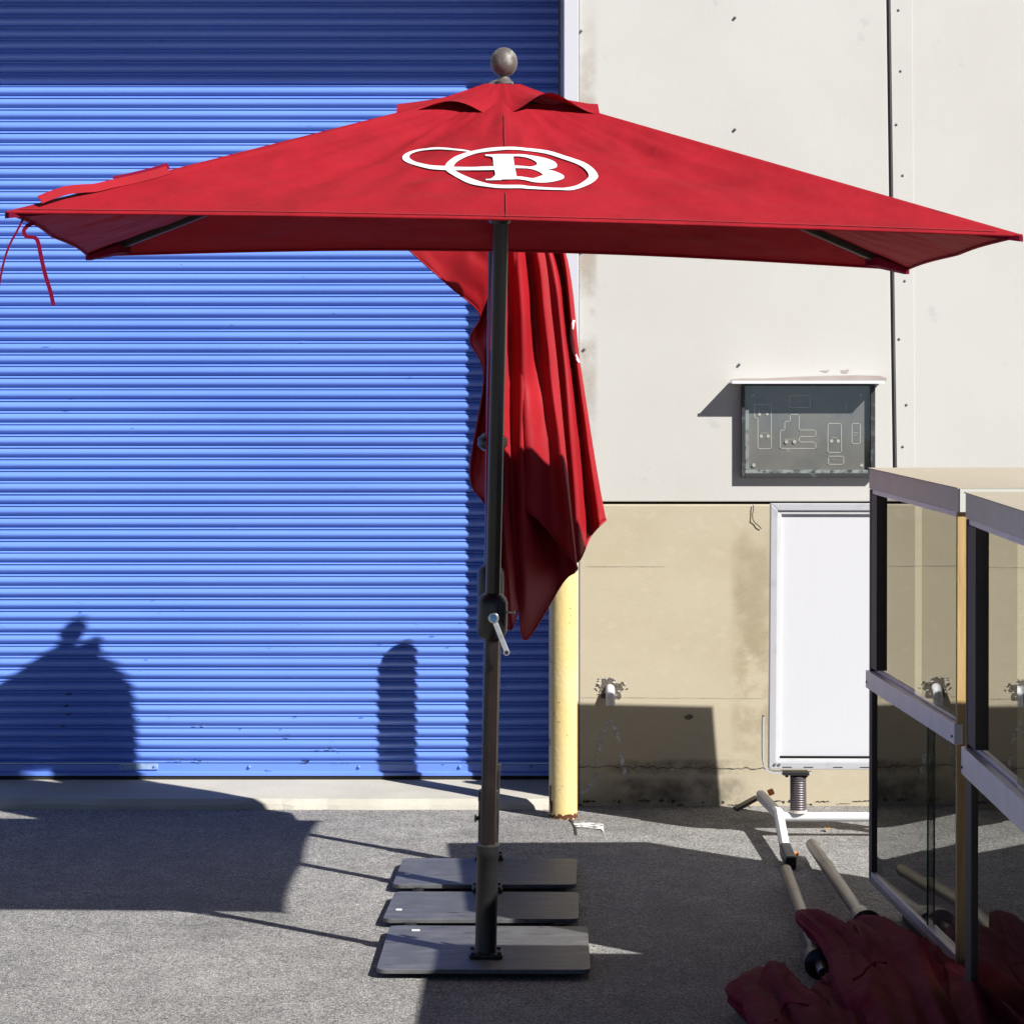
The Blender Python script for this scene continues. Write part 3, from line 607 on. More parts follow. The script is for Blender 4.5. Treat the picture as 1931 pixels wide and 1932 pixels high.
# ================================================================= DISPLAY CASES
def case(X, ya, yb, zlo, zhi, rlo, rhi, label, group='glass display cases', zt_th=.068, pane_split=None, W=.75, yaw=.028):
    """far end yb, near end ya; front (glass) faces -X"""
    c = thing('display_case', label, 'display case', (X+.28, (ya+yb)/2, gz((ya+yb)/2)), group)
    bm = bmesh.new(); add_box(bm, X-.004, X+W, ya-.012, yb+.012, zhi-.003, zhi); B2('top_board', bm, M['lam'], c)
    box('top_fascia', X, X+W-.002, ya-.008, yb+.008, zhi-zt_th, zhi-.0035, M['fascia'], c, .0012)
    box('end_fascia', X+.004, X+W-.004, ya-.0125, ya-.0085, zhi-zt_th, zhi-.0035, mat('pale_laminate', (.62,.62,.55), .5), c)
    zg1 = zhi-zt_th-.016
    box('top_rail', X+.004, X+.024, ya+.004, yb-.004, zg1, zhi-zt_th-.001, M['alu'], c, .001)
    box('middle_rail', X-.010, X+.014, ya-.004, yb+.010, rlo, rhi, M['alu'], c, .002)
    box('rail_channel', X+.015, X+.034, ya+.02, yb-.02, rlo-.016, rhi+.010, M['alu'], c, .001)
    for yy in (ya+.02, yb-.01):
        p = Vector((X-.0105, yy, rlo+.02)); tube('rail_screw', [p, p-Vector((.003,0,0))], .004, M['blackp'], c, 8)
    box('bottom_rail', X+.002, X+.022, ya+.01, yb-.01, zlo+.018, zlo+.038, M['alu'], c, .001)
    box('base_board', X, X+W, ya, yb, zlo, zlo+.017, mat('base_laminate', (.36,.33,.30), .6), c, .001)
    # end panels (near one raw plywood outside), far one dark
    box('end_panel', X, X+W, ya, ya+.018, zlo+.0175, zg1+.014, M['wood'], c)
    box('end_panel', X+.0, X+W, yb-.022, yb, zlo+.0175, zg1+.014, M['dkwood'], c)
    box('end_stile', X+.001, X+.03, yb-.15 if yb < 8 else yb-.12, yb-.0225, rhi+.012, zg1-.001, M['dkwood'], c)
    box('end_stile', X-.001, X+.03, yb-.10 if yb < 8 else yb-.055, yb-.0225, zlo+.04, rlo-.002, M['dkwood'], c)
    box('back_panel', X+W-.02, X+W-.001, ya+.019, yb-.023, zlo+.018, zg1+.013, M['dkwood'], c)
    box('shelf', X+.04, X+W-.021, ya+.019, yb-.023, (rlo+rhi)/2-.006, (rlo+rhi)/2+.006, M['dkwood'], c)
    # plinth and castors, in shade
    box('plinth', X+.09, X+W-.06, ya+.10, yb-.10, gz(ya), zlo-.001, M['dkwood'], c)
    ym = pane_split or (ya+yb)/2
    # four sliding panes
    def pane(y0, y1, z0, z1, dx):
        g = bmesh.new(); vs4 = [g.verts.new(p) for p in ((X+dx,y0,z0),(X+dx,y1,z0),(X+dx,y1,z1),(X+dx,y0,z1))]; g.faces.new(vs4)
        pn = B2('glass_pane', g, M['glass'], c); box('glass_edge', X+dx-.002, X+dx+.003, y0-.0025, y0-.0002, z0, z1, M['gedge'], pn)
    pane(ya+.045, ym+.03, rhi+.004, zg1, .008); pane(ym-.03, yb-.02, rhi+.010, zg1, .018)
    pane(ym-.16, yb-.02, zlo+.034, rlo-.001, .008); pane(ya+.03, ym-.10, zlo+.034, rlo-.001, .018)
    c_loc = Vector((X, yb, 0)); Rm = Matrix.Translation(c_loc) @ Matrix.Rotation(yaw, 4, 'Z') @ Matrix.Rotation(.010, 4, 'X') @ Matrix.Translation(-c_loc)
    bpy.context.view_layer.update(); c.matrix_basis = Rm @ c.matrix_basis
    return c
case(1.451, 7.93, 9.26, .070, 1.4215, .703, .760, 'far glass display case with beige top standing beside the white sign', pane_split=8.53)
case(1.411, 5.60, 7.40, .045, 1.4165, .680, .752, 'near glass display case cut off by the right edge of the photo', pane_split=6.65, W=.75, yaw=-.034)

# ================================================================= OPEN UMBRELLA
PB = G(916, 1803, .03)                                 # foot of the near pole
open_u = thing('open_umbrella', 'open red market umbrella with white logo standing in front', 'umbrella', (PB.x, PB.y, gz(PB.y)))
Yn, Yf = 7.40, 9.16
cnl, cnr, cbr, cbl = P(13,398,Yn), P(1926,442,Yn), P(1710,506,Yf), P(166,480,Yf)
Yc = 8.30
apex = P(950, 161, Yc); vapex = P(950, 149, Yc)
def edge_pt(a, b, s, sag): 
    p = a.lerp(b, s); p.z += -.0*s; return p
NS, NT = 96, 52
BOW = (.012, .0, .038, .0)                             # how far each edge arches up between its corners
def canopy_grid(A, corners, t0, t1, sag, wr, lift=None, ns=NS, nt=NT):
    """four panels, each with a rib in the middle; returns bmesh"""
    bm = bmesh.new(); cache = {}
    for k in range(4):
        a, b = corners[k], corners[(k+1)%4]; mid = (a+b)/2
        g = []
        for j in range(nt+1):
            t = t0+(t1-t0)*j/nt; row = []
            for i in range(ns+1):
                s = i/ns; e = a.lerp(b, s); e.z += BOW[k]*math.sin(math.pi*s)
                inw = (Vector((A.x, A.y, e.z))-e).normalized()
                e = e+inw*.016*abs(math.sin(2*math.pi*s))**1.2
                p = A.lerp(e, t)
                f = abs(math.sin(2*math.pi*s)); tt = (t-t0)/(t1-t0)
                p.z -= sag*(f**.8)*math.sin(math.pi*min(1, tt*.92+.08))
                # creases: radiating from the apex and running off the ribs
                r1 = noise.noise(Vector((s*9+k*7, t*1.6, 1.3)))*.5+noise.noise(Vector((s*22+k*5, t*3.0+s*4, 4.1)))*.28
                r2 = noise.noise(Vector((s*6+t*7+k, t*12-s*5, 8.8)))
                r3 = .35-abs(noise.noise(Vector((s*13+k*3.3+t*2.2, t*4.5-s*3, 2.2))))*1.5
                p.z += wr*(r1*.9+r2*.35+r3*.30)*math.sin(math.pi*s)**.25*min(1, t*2.2)*(1-tt**6)
                if lift: p = lift(p, s, tt, k, e)
                row.append(p)
            g.append(row)
        V = [[bm.verts.new(p) for p in row] for row in g]
        for r0, r1_ in zip(V, V[1:]):
            for i in range(ns): bm.faces.new((r0[i], r0[i+1], r1_[i+1], r1_[i]))
    bmesh.ops.remove_doubles(bm, verts=bm.verts, dist=.0015)
    return bm
corners = [cnl, cnr, cbr, cbl]
bm = canopy_grid(apex, corners, .13, 1.0, .030, .028)
canopy = B2('canopy', bm, M['red'], open_u, True)
bv_bm = bmesh.new(); bv_bm.from_mesh(canopy.data); CAN = BVHTree.FromBMesh(bv_bm); bv_bm.free()
EYE = Vector((0,0,CZ))
def cast(x, y, tree, off=.003):
    d = (P(x, y, 10)-EYE).normalized(); h = tree.ray_cast(EYE, d)
    return None if h[0] is None else h[0]-d*off
# vent flap above it
def vlift(p, s, tt, k, e):
    p = p.copy()
    hump = 1-abs(math.cos(2*math.pi*s))**2
    p.z += tt*(-.018*(1-hump)+.022*hump*tt)
    if p.x < vapex.x: p.x = vapex.x+(p.x-vapex.x)*1.16; p.z -= .012*tt
    if k == 0: p.z += .018*tt**3*(math.exp(-((s-.72)/.12)**2)-.5*math.exp(-((s-.45)/.1)**2))
    return p
bm = canopy_grid(vapex, corners, .035, .205, .006, .030, vlift, 32, 8)
vent = B2('vent_flap', bm, M['red'], open_u, True)
# hem along the edge
for k_, (a, b) in enumerate(((cnl,cnr),(cnr,cbr),(cbr,cbl),(cbl,cnl))):
    pts = []
    for i in range(33):
        s = i/32; e = a.lerp(b, s); e.z += BOW[k_]*math.sin(math.pi*s); inw = (Vector((apex.x, apex.y, e.z))-e).normalized()
        pts.append(e+inw*.016*abs(math.sin(2*math.pi*s))**1.2+Vector((0,0,-.003)))
    tube('hem', pts, .0042, M['red'], open_u, 8)
# ribs, struts, hub and corner pockets
hub = P(950, 176, Yc); 
runner = P(942.5, 399, Yc+.02)
mids = [(corners[k]+corners[(k+1)%4])/2+Vector((0,0,BOW[k])) for k in range(4)]
for e in corners+[mids[0], mids[2]]:
    tip = e.lerp(apex, .13 if e.y < Yc-.3 else .03); tip.z -= .013; a = hub.copy(); a.z -= .012
    r = bar('rib', a, tip, .016, .022, M['bronze2'], open_u, .003)
    m_ = a.lerp(tip, .42); s0 = runner+Vector((tip.x-runner.x, tip.y-runner.y, 0)).normalized()*.045
    bar('strut', s0, m_-Vector((0,0,.012)), .010, .014, M['bronze2'], open_u, .002)
for e in corners:
    inw = (apex-e).normalized(); s = inw.cross(Vector((0,0,1))).normalized()
    b_ = e+inw*.16
    pk = [e+s*.012+Vector((0,0,-.004)), e-s*.012+Vector((0,0,-.004)), b_-s*.028+Vector((0,0,-.016)), b_+s*.028+Vector((0,0,-.016))]
    bm = bmesh.new(); t_ = [bm.verts.new(p) for p in pk]; lo = [bm.verts.new(p+Vector((0,0,-.015 if i < 2 else -.026))) for i, p in enumerate(pk)]
    bm.faces.new(lo)
    for i in range(4): bm.faces.new((t_[i], t_[(i+1)%4], lo[(i+1)%4], lo[i]))
    B2('corner_pocket', bm, M['red_shade'], open_u)
up = (runner-PB).normalized()
def along(z): return PB+up*((z-PB.z)/up.z)
lathe('runner_hub', runner-up*.035, runner+up*.03, [(0,.028),(.3,.040),(.8,.040),(1,.030)], M['blackp'], open_u)
lathe('top_hub', hub-up*.05, hub+up*.02, [(0,.03),(.2,.05),(.8,.05),(1,.03)], M['blackp'], open_u)
lathe('upper_pole', along(.80), hub, [(0,.0222),(1,.0222)], M['bronze'], open_u, 24)
lathe('lower_pole', along(PB.z+.25), along(.84), [(0,.0226),(1,.0226)], M['bronze'], open_u, 24)
# sleeve, flange, plate
def base(root, foot_pt, updir, corners_px, front_sticker=True, sleeve_h=.345, knob_dir=Vector((.2,1,0)), knobs=(.13,.27)):
    pts = [G(a, b, .030) for a, b in corners_px]
    c = sum(pts, Vector())/4; bm = bmesh.new(); R = .028; out = []
    for i in range(4):
        p = pts[i]; a = (pts[i-1]-p).normalized(); b = (pts[(i+1)%4]-p).normalized()
        for t in range(6):
            th = t/5*math.pi/2; out.append(p+a*R*(1-math.sin(th))+b*R*(1-math.cos(th)))
    T = [bm.verts.new(p) for p in out]; Lo = [bm.verts.new(p-Vector((0,0,.014))) for p in out]
    bm.faces.new(T); bm.faces.new(Lo[::-1]); n = len(out)
    for i in range(n): bm.faces.new((T[i], Lo[i], Lo[(i+1)%n], T[(i+1)%n]))
    B2('base_plate', bm, M['plate'], root, False, .002)
    for sx, sy in ((-1,-1),(1,-1),(1,1),(-1,1)):
        q_ = c+Vector((sx*.24, sy*.22, -.015)); tube('plate_foot', [q_, q_-Vector((0,0,.017))], .022, M['blackp'], root, 12)
    f = foot_pt
    box('flange', f.x-.05, f.x+.05, f.y-.05, f.y+.05, f.z+.0005, f.z+.012, M['bronze2'], root, .003)
    for sx in (-1,1):
        for sy in (-1,1):
            q_ = f+Vector((sx*.040, sy*.040, .012)); tube('flange_bolt', [q_, q_+Vector((0,0,.006))], .007, M['bronze2'], root, 6, False)
    lathe('sleeve', f+Vector((0,0,.01)), f+updir*sleeve_h, [(0,.036),(.03,.0325),(.88,.0325),(.885,.034),(.95,.034),(.99,.036),(1,.030)], M['bronze2'], root, 28)
    for h_ in knobs:
        k0 = f+updir*h_; k1 = k0+knob_dir.normalized()*.055
        bm = bmesh.new(); add_tube(bm, [k0, k1], .006, 8); add_bar(bm, k1-Vector((0,0,.024)), k1+Vector((0,0,.024)), .012, .012, Vector((0,1,0)))
        B2('clamp_knob', bm, M['blackp'], root)
base(open_u, PB, up, ((709,1829),(1114,1830),(1108,1748),(735,1746)))
q = zc(680,1560,2.7586)
st0 = G(*q(545,1115), .032); box('sticker', st0.x-.013, st0.x+.013, st0.y-.012, st0.y+.012, st0.z-.001, st0.z+.0006, M['sticker'], open_u)
# crank housing + crank
def crank(root, pc, updir, handle=True, Hh=.142, r=.045):
    a = pc-updir*Hh/2; b = pc+updir*Hh/2
    pr = [(0,.023),(.03,.030),(.10,.040),(.2,r),(.5,r*1.01),(.80,r),(.90,.040),(.97,.030),(1,.024)]
    hs = lathe('crank_housing', a, b, pr, M['blackp'], root, 32)
    if handle:
        f = pc+Vector((.003, -r-.004, 0))
        cr_ = tube('crank_boss', [f+Vector((0,.012,0)), f+Vector((0,-.008,0)), f+Vector((0,-.010,0))], [.016,.016,.013], M['steel'], root, 24)
        tube('crank_badge', [f+Vector((0,-.0102,0)), f+Vector((0,-.0118,0))], .0105, M['brand'], cr_, 20)
        e = f+Vector((.038,-.008,-.098))
        bm = bmesh.new(); add_bar(bm, f+Vector((.002,-.004,-.008)), e, .015, .006, Vector((0,1,0)))
        B2('crank_arm', bm, M['steel'], cr_, False, .001)
        tube('crank_grip', [e+Vector((0,.004,-.004)), e+Vector((0,-.006,-.004))], [.010,.009], M['steel'], cr_, 16)
        tube('crank_grip_socket', [e+Vector((0,-.0062,-.004)), e+Vector((0,-.0068,-.004))], .006, M['blackp'], cr_, 12)
        s_ = pc+Vector((r, -.004, .012)); tube('lock_pin', [s_-Vector((.005,0,0)), s_+Vector((.021,0,0)), s_+Vector((.0215,0,0)), s_+Vector((.025,0,0))], [.0028,.0028,.0065,.0065], M['steel'], root, 12)
def on_axis(foot_pt, updir, y):                      # point of a pole seen at photo row y
    z0, z1 = 0, 3
    for _ in range(40):
        zm = (z0+z1)/2; p = foot_pt+updir*((zm-foot_pt.z)/updir.z); yy = HZ-(p.z-CZ)*F/p.y
        if yy > y: z0 = zm
        else: z1 = zm
    return p
crank(open_u, on_axis(PB, up, 1163), up)
# finial
fb = P(950, 152, Yc); ft_ = P(950.5, 89, Yc)
Lf = (ft_-fb).length; fr_ = .040
pr = [(0,.028),(.06,.028),(.10,.021),(.16,.017),(.20,.014),(.235,.014)]
cz_ = 1-fr_/Lf
for i in range(15):
    th = math.pi*(i/14)*.86+.40; h_ = cz_-math.cos(th)*fr_/Lf
    if h_ > .24: pr.append((min(h_,1), max(fr_*math.sin(th), .001)))
pr = pr[:-1]+[(1, .001)] if pr[-1][0] >= 1 else pr+[(1,.001)]
lathe('finial', fb-Vector((0,0,.01)), ft_, pr, M['finial'], open_u, 32)
# straps hanging from the left corner and lying over the hip
z1_ = zc(0,0,2.6819)
yl = Yn+.02
ribbon('tie_strap', [P(*z1_(a,b), yl) for a, b in ((130,1240),(95,1310),(55,1385),(25,1470),(5,1560),(-10,1640))], .0055, M['red_shade'], open_u)
ribbon('tie_strap', [P(*z1_(a,b), yl+.01) for a, b in ((200,1262),(165,1272),(135,1305),(150,1338),(195,1345),(215,1370),(232,1450),(255,1550),(285,1650),(303,1728))], .0105, M['red_shade'], open_u)
ss = []
for a, b in ((225,1115),(300,1085),(380,1060),(470,1050),(540,1045),(640,1022),(760,996),(880,965),(950,942)):
    x, y = z1_(a, b); ss.append(P(x, y+9-4*(950-x)/937, Yc-(Yc-Yn)*(950-x)/937-.035))
ribbon('loose_strap', ss, .024, M['red'], open_u, Vector((0,-.5,-1)))
ribbon('loose_strap', [p+Vector((0,.02,.012)) for p in ss[5:]], .020, M['red_shade'], open_u, Vector((0,-.5,-1)))
# logo: white print following the cloth
lz = zc(820,270,4.0229)
def print_strip(bm, A_, B_, tree, sub=5, closed=False):
    if closed: A_ = list(A_)+[A_[0]]; B_ = list(B_)+[B_[0]]
    A2 = [Vector(p) for p in A_]; B3 = [Vector(p) for p in B_]; N = (len(A2)-1)*sub; rows = []
    for i in range(N+1):
        a = catmull(A2, i/N); b = catmull(B3, i/N); row = []
        for k_ in range(4):
            c = a.lerp(b, k_/3); h = cast(*lz(c.x, c.y), tree, .010)
            row.append(bm.verts.new(h) if h else None)
        rows.append(row)
    for r0, r1 in zip(rows, rows[1:]):
        for k_ in range(3):
            q4 = (r0[k_], r0[k_+1], r1[k_+1], r1[k_])
            if all(q4): bm.faces.new(q4)
bm = bmesh.new()
OUT = [(478,325),(500,290),(560,245),(650,210),(750,185),(880,165),(1040,158),(1150,167),(1350,190),(1500,235),(1660,290),(1740,345),(1778,400),(1765,435),(1700,480),(1570,525),(1450,525),(1330,522),(1180,515),(1120,510),(960,510),(850,500),(700,475),(600,430),(500,370),(478,340)]
INN = [(552,325),(575,290),(640,252),(720,222),(800,205),(950,188),(1040,183),(1150,190),(1330,215),(1480,262),(1600,305),(1670,350),(1700,400),(1680,435),(1600,485),(1510,505),(1450,508),(1330,503),(1190,492),(1120,483),(960,482),(850,472),(740,440),(650,405),(580,370),(555,345)]
print_strip(bm, OUT, INN, CAN, 3, True)
print_strip(bm, [(690,192),(600,178),(430,163),(300,173),(200,193),(140,220),(118,245),(130,275),(190,305),(300,335),(380,350),(500,357)],
            [(690,203),(600,192),(430,180),(320,187),(240,200),(190,220),(175,242),(190,265),(240,288),(330,310),(400,318),(500,322)], CAN, 4)
print_strip(bm, [(530,328),(700,330),(800,326),(900,323)], [(530,358),(700,358),(800,357),(900,355)], CAN, 5)
print_strip(bm, [(880,225),(886,260),(893,330),(905,400),(872,438)], [(1057,222),(1061,260),(1071,330),(1086,400),(1090,434)], CAN, 5)
print_strip(bm, [(822,224),(850,224),(890,224)], [(822,236),(860,240),(890,250)], CAN, 3)
print_strip(bm, [(825,432),(870,428),(905,400)], [(825,443),(880,443),(960,441)], CAN, 3)
print_strip(bm, [(880,223),(960,220),(1057,222)], [(880,232),(960,232),(1057,232)], CAN, 3)
print_strip(bm, [(1050,222),(1130,222),(1230,235),(1330,255),(1400,280),(1430,312),(1415,338),(1340,350),(1180,342),(1065,340)],
            [(1050,240),(1110,240),(1180,252),(1230,272),(1256,290),(1260,305),(1245,318),(1200,327),(1120,320),(1065,318)], CAN, 4)
print_strip(bm, [(1200,340),(1340,350),(1420,370),(1480,398),(1490,420),(1470,435),(1420,450),(1340,462),(1240,460),(1160,442),(1080,432)],
            [(1180,343),(1230,352),(1280,372),(1308,392),(1302,402),(1280,410),(1230,425),(1180,420),(1130,412),(1110,411),(1080,411)], CAN, 4)
B2('logo', bm, M['mark'], canopy, False)
M['stitch'] = mat('seam_thread', (.30,.007,.014), .8)
def iz(x, y): return ((x*1.11911-820)*4.0229, (y*1.11911-270)*4.0229)
for a, b in ((( 951,216),(952.5,274)), ((954,362),(955,408))):
    bm = bmesh.new(); n_ = 6; q0 = [(a[0]+(b[0]-a[0])*i/n_, a[1]+(b[1]-a[1])*i/n_) for i in range(n_+1)]
    print_strip(bm, [iz(x-1.1, y) for x, y in q0], [iz(x+1.1, y) for x, y in q0], CAN, 3); B2('seam', bm, M['stitch'], canopy)
bm = bmesh.new(); q0 = []
for i in range(41):
    x = 40+(1880-40)*i/40; t_ = (x-13)/1913; q0.append((x, 398+44*t_-8.5*math.sin(math.pi*t_)-5))
print_strip(bm, [iz(x, y-.8) for x, y in q0], [iz(x, y+.5) for x, y in q0], CAN, 3); B2('hem_stitch', bm, M['stitch'], canopy)

# ================================================================= CLOSED UMBRELLAS
def drape(name, cols, Y0, m, root, nr=34, sub=6, seed=0):
    C_ = [[Vector((x, y, d)) for x, y, d in c] for c in cols]; n = len(C_)
    R_ = [[catmull(c, j/nr) for j in range(nr+1)] for c in C_]
    bm = bmesh.new(); V = []
    for i in range(n):
        for s in range(sub):
            f = s/sub; ring = []
            for j in range(nr+1):
                q4 = [R_[(i+o)%n][j] for o in (-1,0,1,2)]
                p = catmull(q4, (1+f)/3)
                wv = noise.noise(Vector(((i+f)*1.1+seed, j/nr*7, 2.2)))*.016+noise.noise(Vector(((i+f)*2.7+seed, j/nr*15, 5.2)))*.007
                w_ = P(p.x, p.y, Y0+p.z+wv*min(1, j/6)); ring.append(bm.verts.new(w_))
            V.append(ring)
    for i in range(len(V)):
        a, b = V[i], V[(i+1)%len(V)]
        for j in range(nr): bm.faces.new((a[j], b[j], b[j+1], a[j+1]))
    hemp = [v[-1].co.copy() for v in V]
    o = B2(name, bm, m, root, True)
    sd = o.modifiers.new('thick', 'SOLIDIFY'); sd.thickness = .0012; sd.offset = 0
    return o, hemp
def closed(label, foot_px, top_px, Yb, plate_px, cols, sleeve_top, crank_y, ribs, seed):
    f = G(*foot_px, .03); t = thing('closed_umbrella', label, 'umbrella', (f.x, f.y, gz(f.y)), 'folded red umbrellas behind the open one')
    top = P(*top_px, f.y-.02); ud = (top-f).normalized()
    h_ = (on_axis(f, ud, sleeve_top)-f).length
    base(t, f, ud, plate_px, sleeve_h=h_, knobs=())
    if seed == 3:
        kp = on_axis(f, ud, 1544)-Vector((.0325,0,0)); tube('clamp_knob', [kp, kp-Vector((.006,0,0)), kp-Vector((.007,0,0)), kp-Vector((.013,0,0))], [.007,.007,.013,.011], M['blackp'], t, 14)
    lathe('pole', f+ud*.2, top-ud*.02, [(0,.0226),(1,.0222)], M['bronze'], t, 24)
    crank(t, on_axis(f, ud, crank_y), ud, False)
    lathe('runner_hub', on_axis(f, ud, crank_y-270)-ud*.03, on_axis(f, ud, crank_y-270)+ud*.03, [(0,.03),(.3,.05),(.7,.05),(1,.03)], M['blackp'], t)
    cn, hemp = drape('canopy', cols, f.y, M['red2'], t, seed=seed)
    hemp.append(hemp[0]); 
    tube('hem', hemp, .0035, M['red2'], t, 6)
    for (rx, ry, rd) in ribs:
        rb_ = P(rx, ry, f.y+rd); bar('rib', (top-ud*.08+Vector((0,rd*.3,0))).lerp(rb_, .62)+Vector((0,.03,0)), rb_, .018, .022, M['bronze2'], t, .003)
    lathe('finial', top-ud*.03, top+ud*.11, [(0,.028),(.15,.026),(.25,.015),(.40,.014),(.47,.030),(.6,.040),(.75,.042),(.88,.034),(.96,.018),(1,.002)], M['finial'], t, 24)
    return t, cn
cols2 = [
 [(936,215,0),(935,450,-.08),(925,700,-.08),(920,900,-.06),(920,1000,-.04)],
 [(936,215,0),(945,450,.10),(944,700,.14),(948,900,.16),(950,965,.14)],
 [(937,215,0),(956,440,.05),(961,680,.05),(970,840,.05),(971,957,.05)],
 [(938,215,0),(974,440,.0),(988,680,.0),(998,850,.0),(1005,971,.0)],
 [(938,215,0),(990,440,.07),(1012,640,.07),(1032,820,.05),(1044,1012,.05)],
 [(939,215,0),(1006,440,.03),(1032,620,.02),(1056,820,.01),(1085,1064,.02)],
 [(939,215,0),(1018,440,.11),(1042,620,.12),(1062,820,.13),(1084,1079,.12)],
 [(939,215,0),(1002,500,.19),(1022,800,.21),(1042,980,.19),(1060,1100,.16)],
 [(938,215,0),(985,600,.20),(988,900,.20),(992,1120,.17),(993,1207,.12)],
 [(936,215,0),(962,600,.22),(964,900,.22),(972,1080,.18),(978,1150,.14)],
 [(936,215,0),(948,600,.2),(950,900,.18),(958,1080,.10),(963,1188,.06)],
 [(934,215,0),(930,600,.2),(935,900,.18),(940,1150,.12)],
 [(934,215,0),(922,500,.1),(918,800,.08),(924,1000,.06)],
]
cols2 = [[(x, y, d+(.2 if 1 <= k_ <= 7 and i_ > 0 else 0)*(.6 if i_ == 1 else 1)) for i_, (x, y, d) in enumerate(c_)] for k_, c_ in enumerate(cols2)]
u2, c2 = closed('closed red umbrella directly behind the open one, its cloth hanging lowest', (918.6,1680), (936,212), 9.6,
    ((721,1734),(1091,1734),(1092,1683),(745,1682)), cols2, 1490, 1104, ((969,1146,.30),(989,1154,.30),(950,1130,.19),(930,1120,.12)), 3)
cols3 = [
 [(954,334,0),(880,372,.05),(810,405,.0),(745,444,-.03)],
 [(953,334,0),(898,372,.05),(835,410,-.02),(770,470,-.08)],
 [(954,334,0),(932,370,-.10),(890,460,-.14),(846,538,-.12)],
 [(954,334,0),(948,400,-.14),(928,500,-.12),(905,592,-.04)],
 [(955,334,0),(950,450,-.03),(920,590,.03),(887,641,.05)],
 [(955,334,0),(952,470,-.04),(925,620,-.03),(913,712,-.03)],
 [(955,334,0),(955,500,.02),(925,720,.05),(905,840,.06),(887,892,.05)],
 [(956,334,0),(958,600,-.06),(930,850,-.05),(917,955,-.02)],
 [(956,334,0),(966,600,-.14),(978,900,-.12),(985,1080,-.10)],
 [(958,334,0),(1002,500,.04),(1030,800,.12),(1060,1040,.14)],
 [(960,334,0),(1034,470,-.10),(1060,650,-.14),(1078,880,-.16),(1089,1060,-.12)],
 [(962,334,0),(1046,470,-.02),(1074,650,-.03),(1098,850,-.05),(1112,1014,-.02)],
 [(964,334,0),(1052,440,-.09),(1082,640,-.10),(1110,840,-.10),(1130,992,-.08)],
 [(964,334,0),(1062,470,-.03),(1093,690,-.04),(1118,860,-.03),(1140,980,-.04)],
 [(963,334,0),(1040,500,.05),(1060,800,.05),(1080,1000,.05)],
 [(958,334,0),(980,500,.14),(970,800,.14),(960,950,.12)],
 [(954,334,0),(930,450,.12),(918,700,.12),(912,900,.12)],
 [(954,334,0),(938,400,.12),(920,500,.12),(912,600,.12)],
 [(954,334,0),(925,400,.10),(885,455,.08),(846,515,.05)],
]
u3, c3 = closed('folded red umbrella nearest the shutter, its cloth flaring out to the left', (922,1620), (956,329), 10.1,
    ((740,1669),(1087,1669),(1089,1620),(760,1619)), cols3, 1440, 1040, ((989,1050,.0),(950,1000,.1),(1010,990,.1)), 11)
for un, a in ((u2,(447,995)),(u3,(497,790))):
    s_ = G(*q(*a), .032); box('sticker', s_.x-.010, s_.x+.010, s_.y-.012, s_.y+.012, s_.z-.001, s_.z+.0006, M['sticker'], un)
# arc of the logo seen at the edge of the cloth
bb_ = bmesh.new(); bb_.from_mesh(c3.data); T3 = BVHTree.FromBMesh(bb_); bb_.free()
az = zc(760,480,3.0172)
bm = bmesh.new(); rows = []
arc = [(1362,590),(1350,640),(1345,700),(1352,760),(1372,815),(1398,862)]
A2 = [Vector(p) for p in arc]
for i in range(26):
    c = catmull(A2, i/25); x, y = az(c.x, c.y); w_ = 2.1+1.6*math.sin(math.pi*i/25); row = []
    for k_ in range(3):
        h = None
        for sh_ in range(18):
            h = cast(x-sh_*1.0+w_*(k_-1), y, T3, .010)
            if h: break
        row.append(bm.verts.new(h) if h else None)
    rows.append(row)
for r0, r1 in zip(rows, rows[1:]):
    for k_ in range(2):
        q4 = (r0[k_], r0[k_+1], r1[k_+1], r1[k_])
        if all(q4): bm.faces.new(q4)
B2('logo', bm, M['mark'], c3)

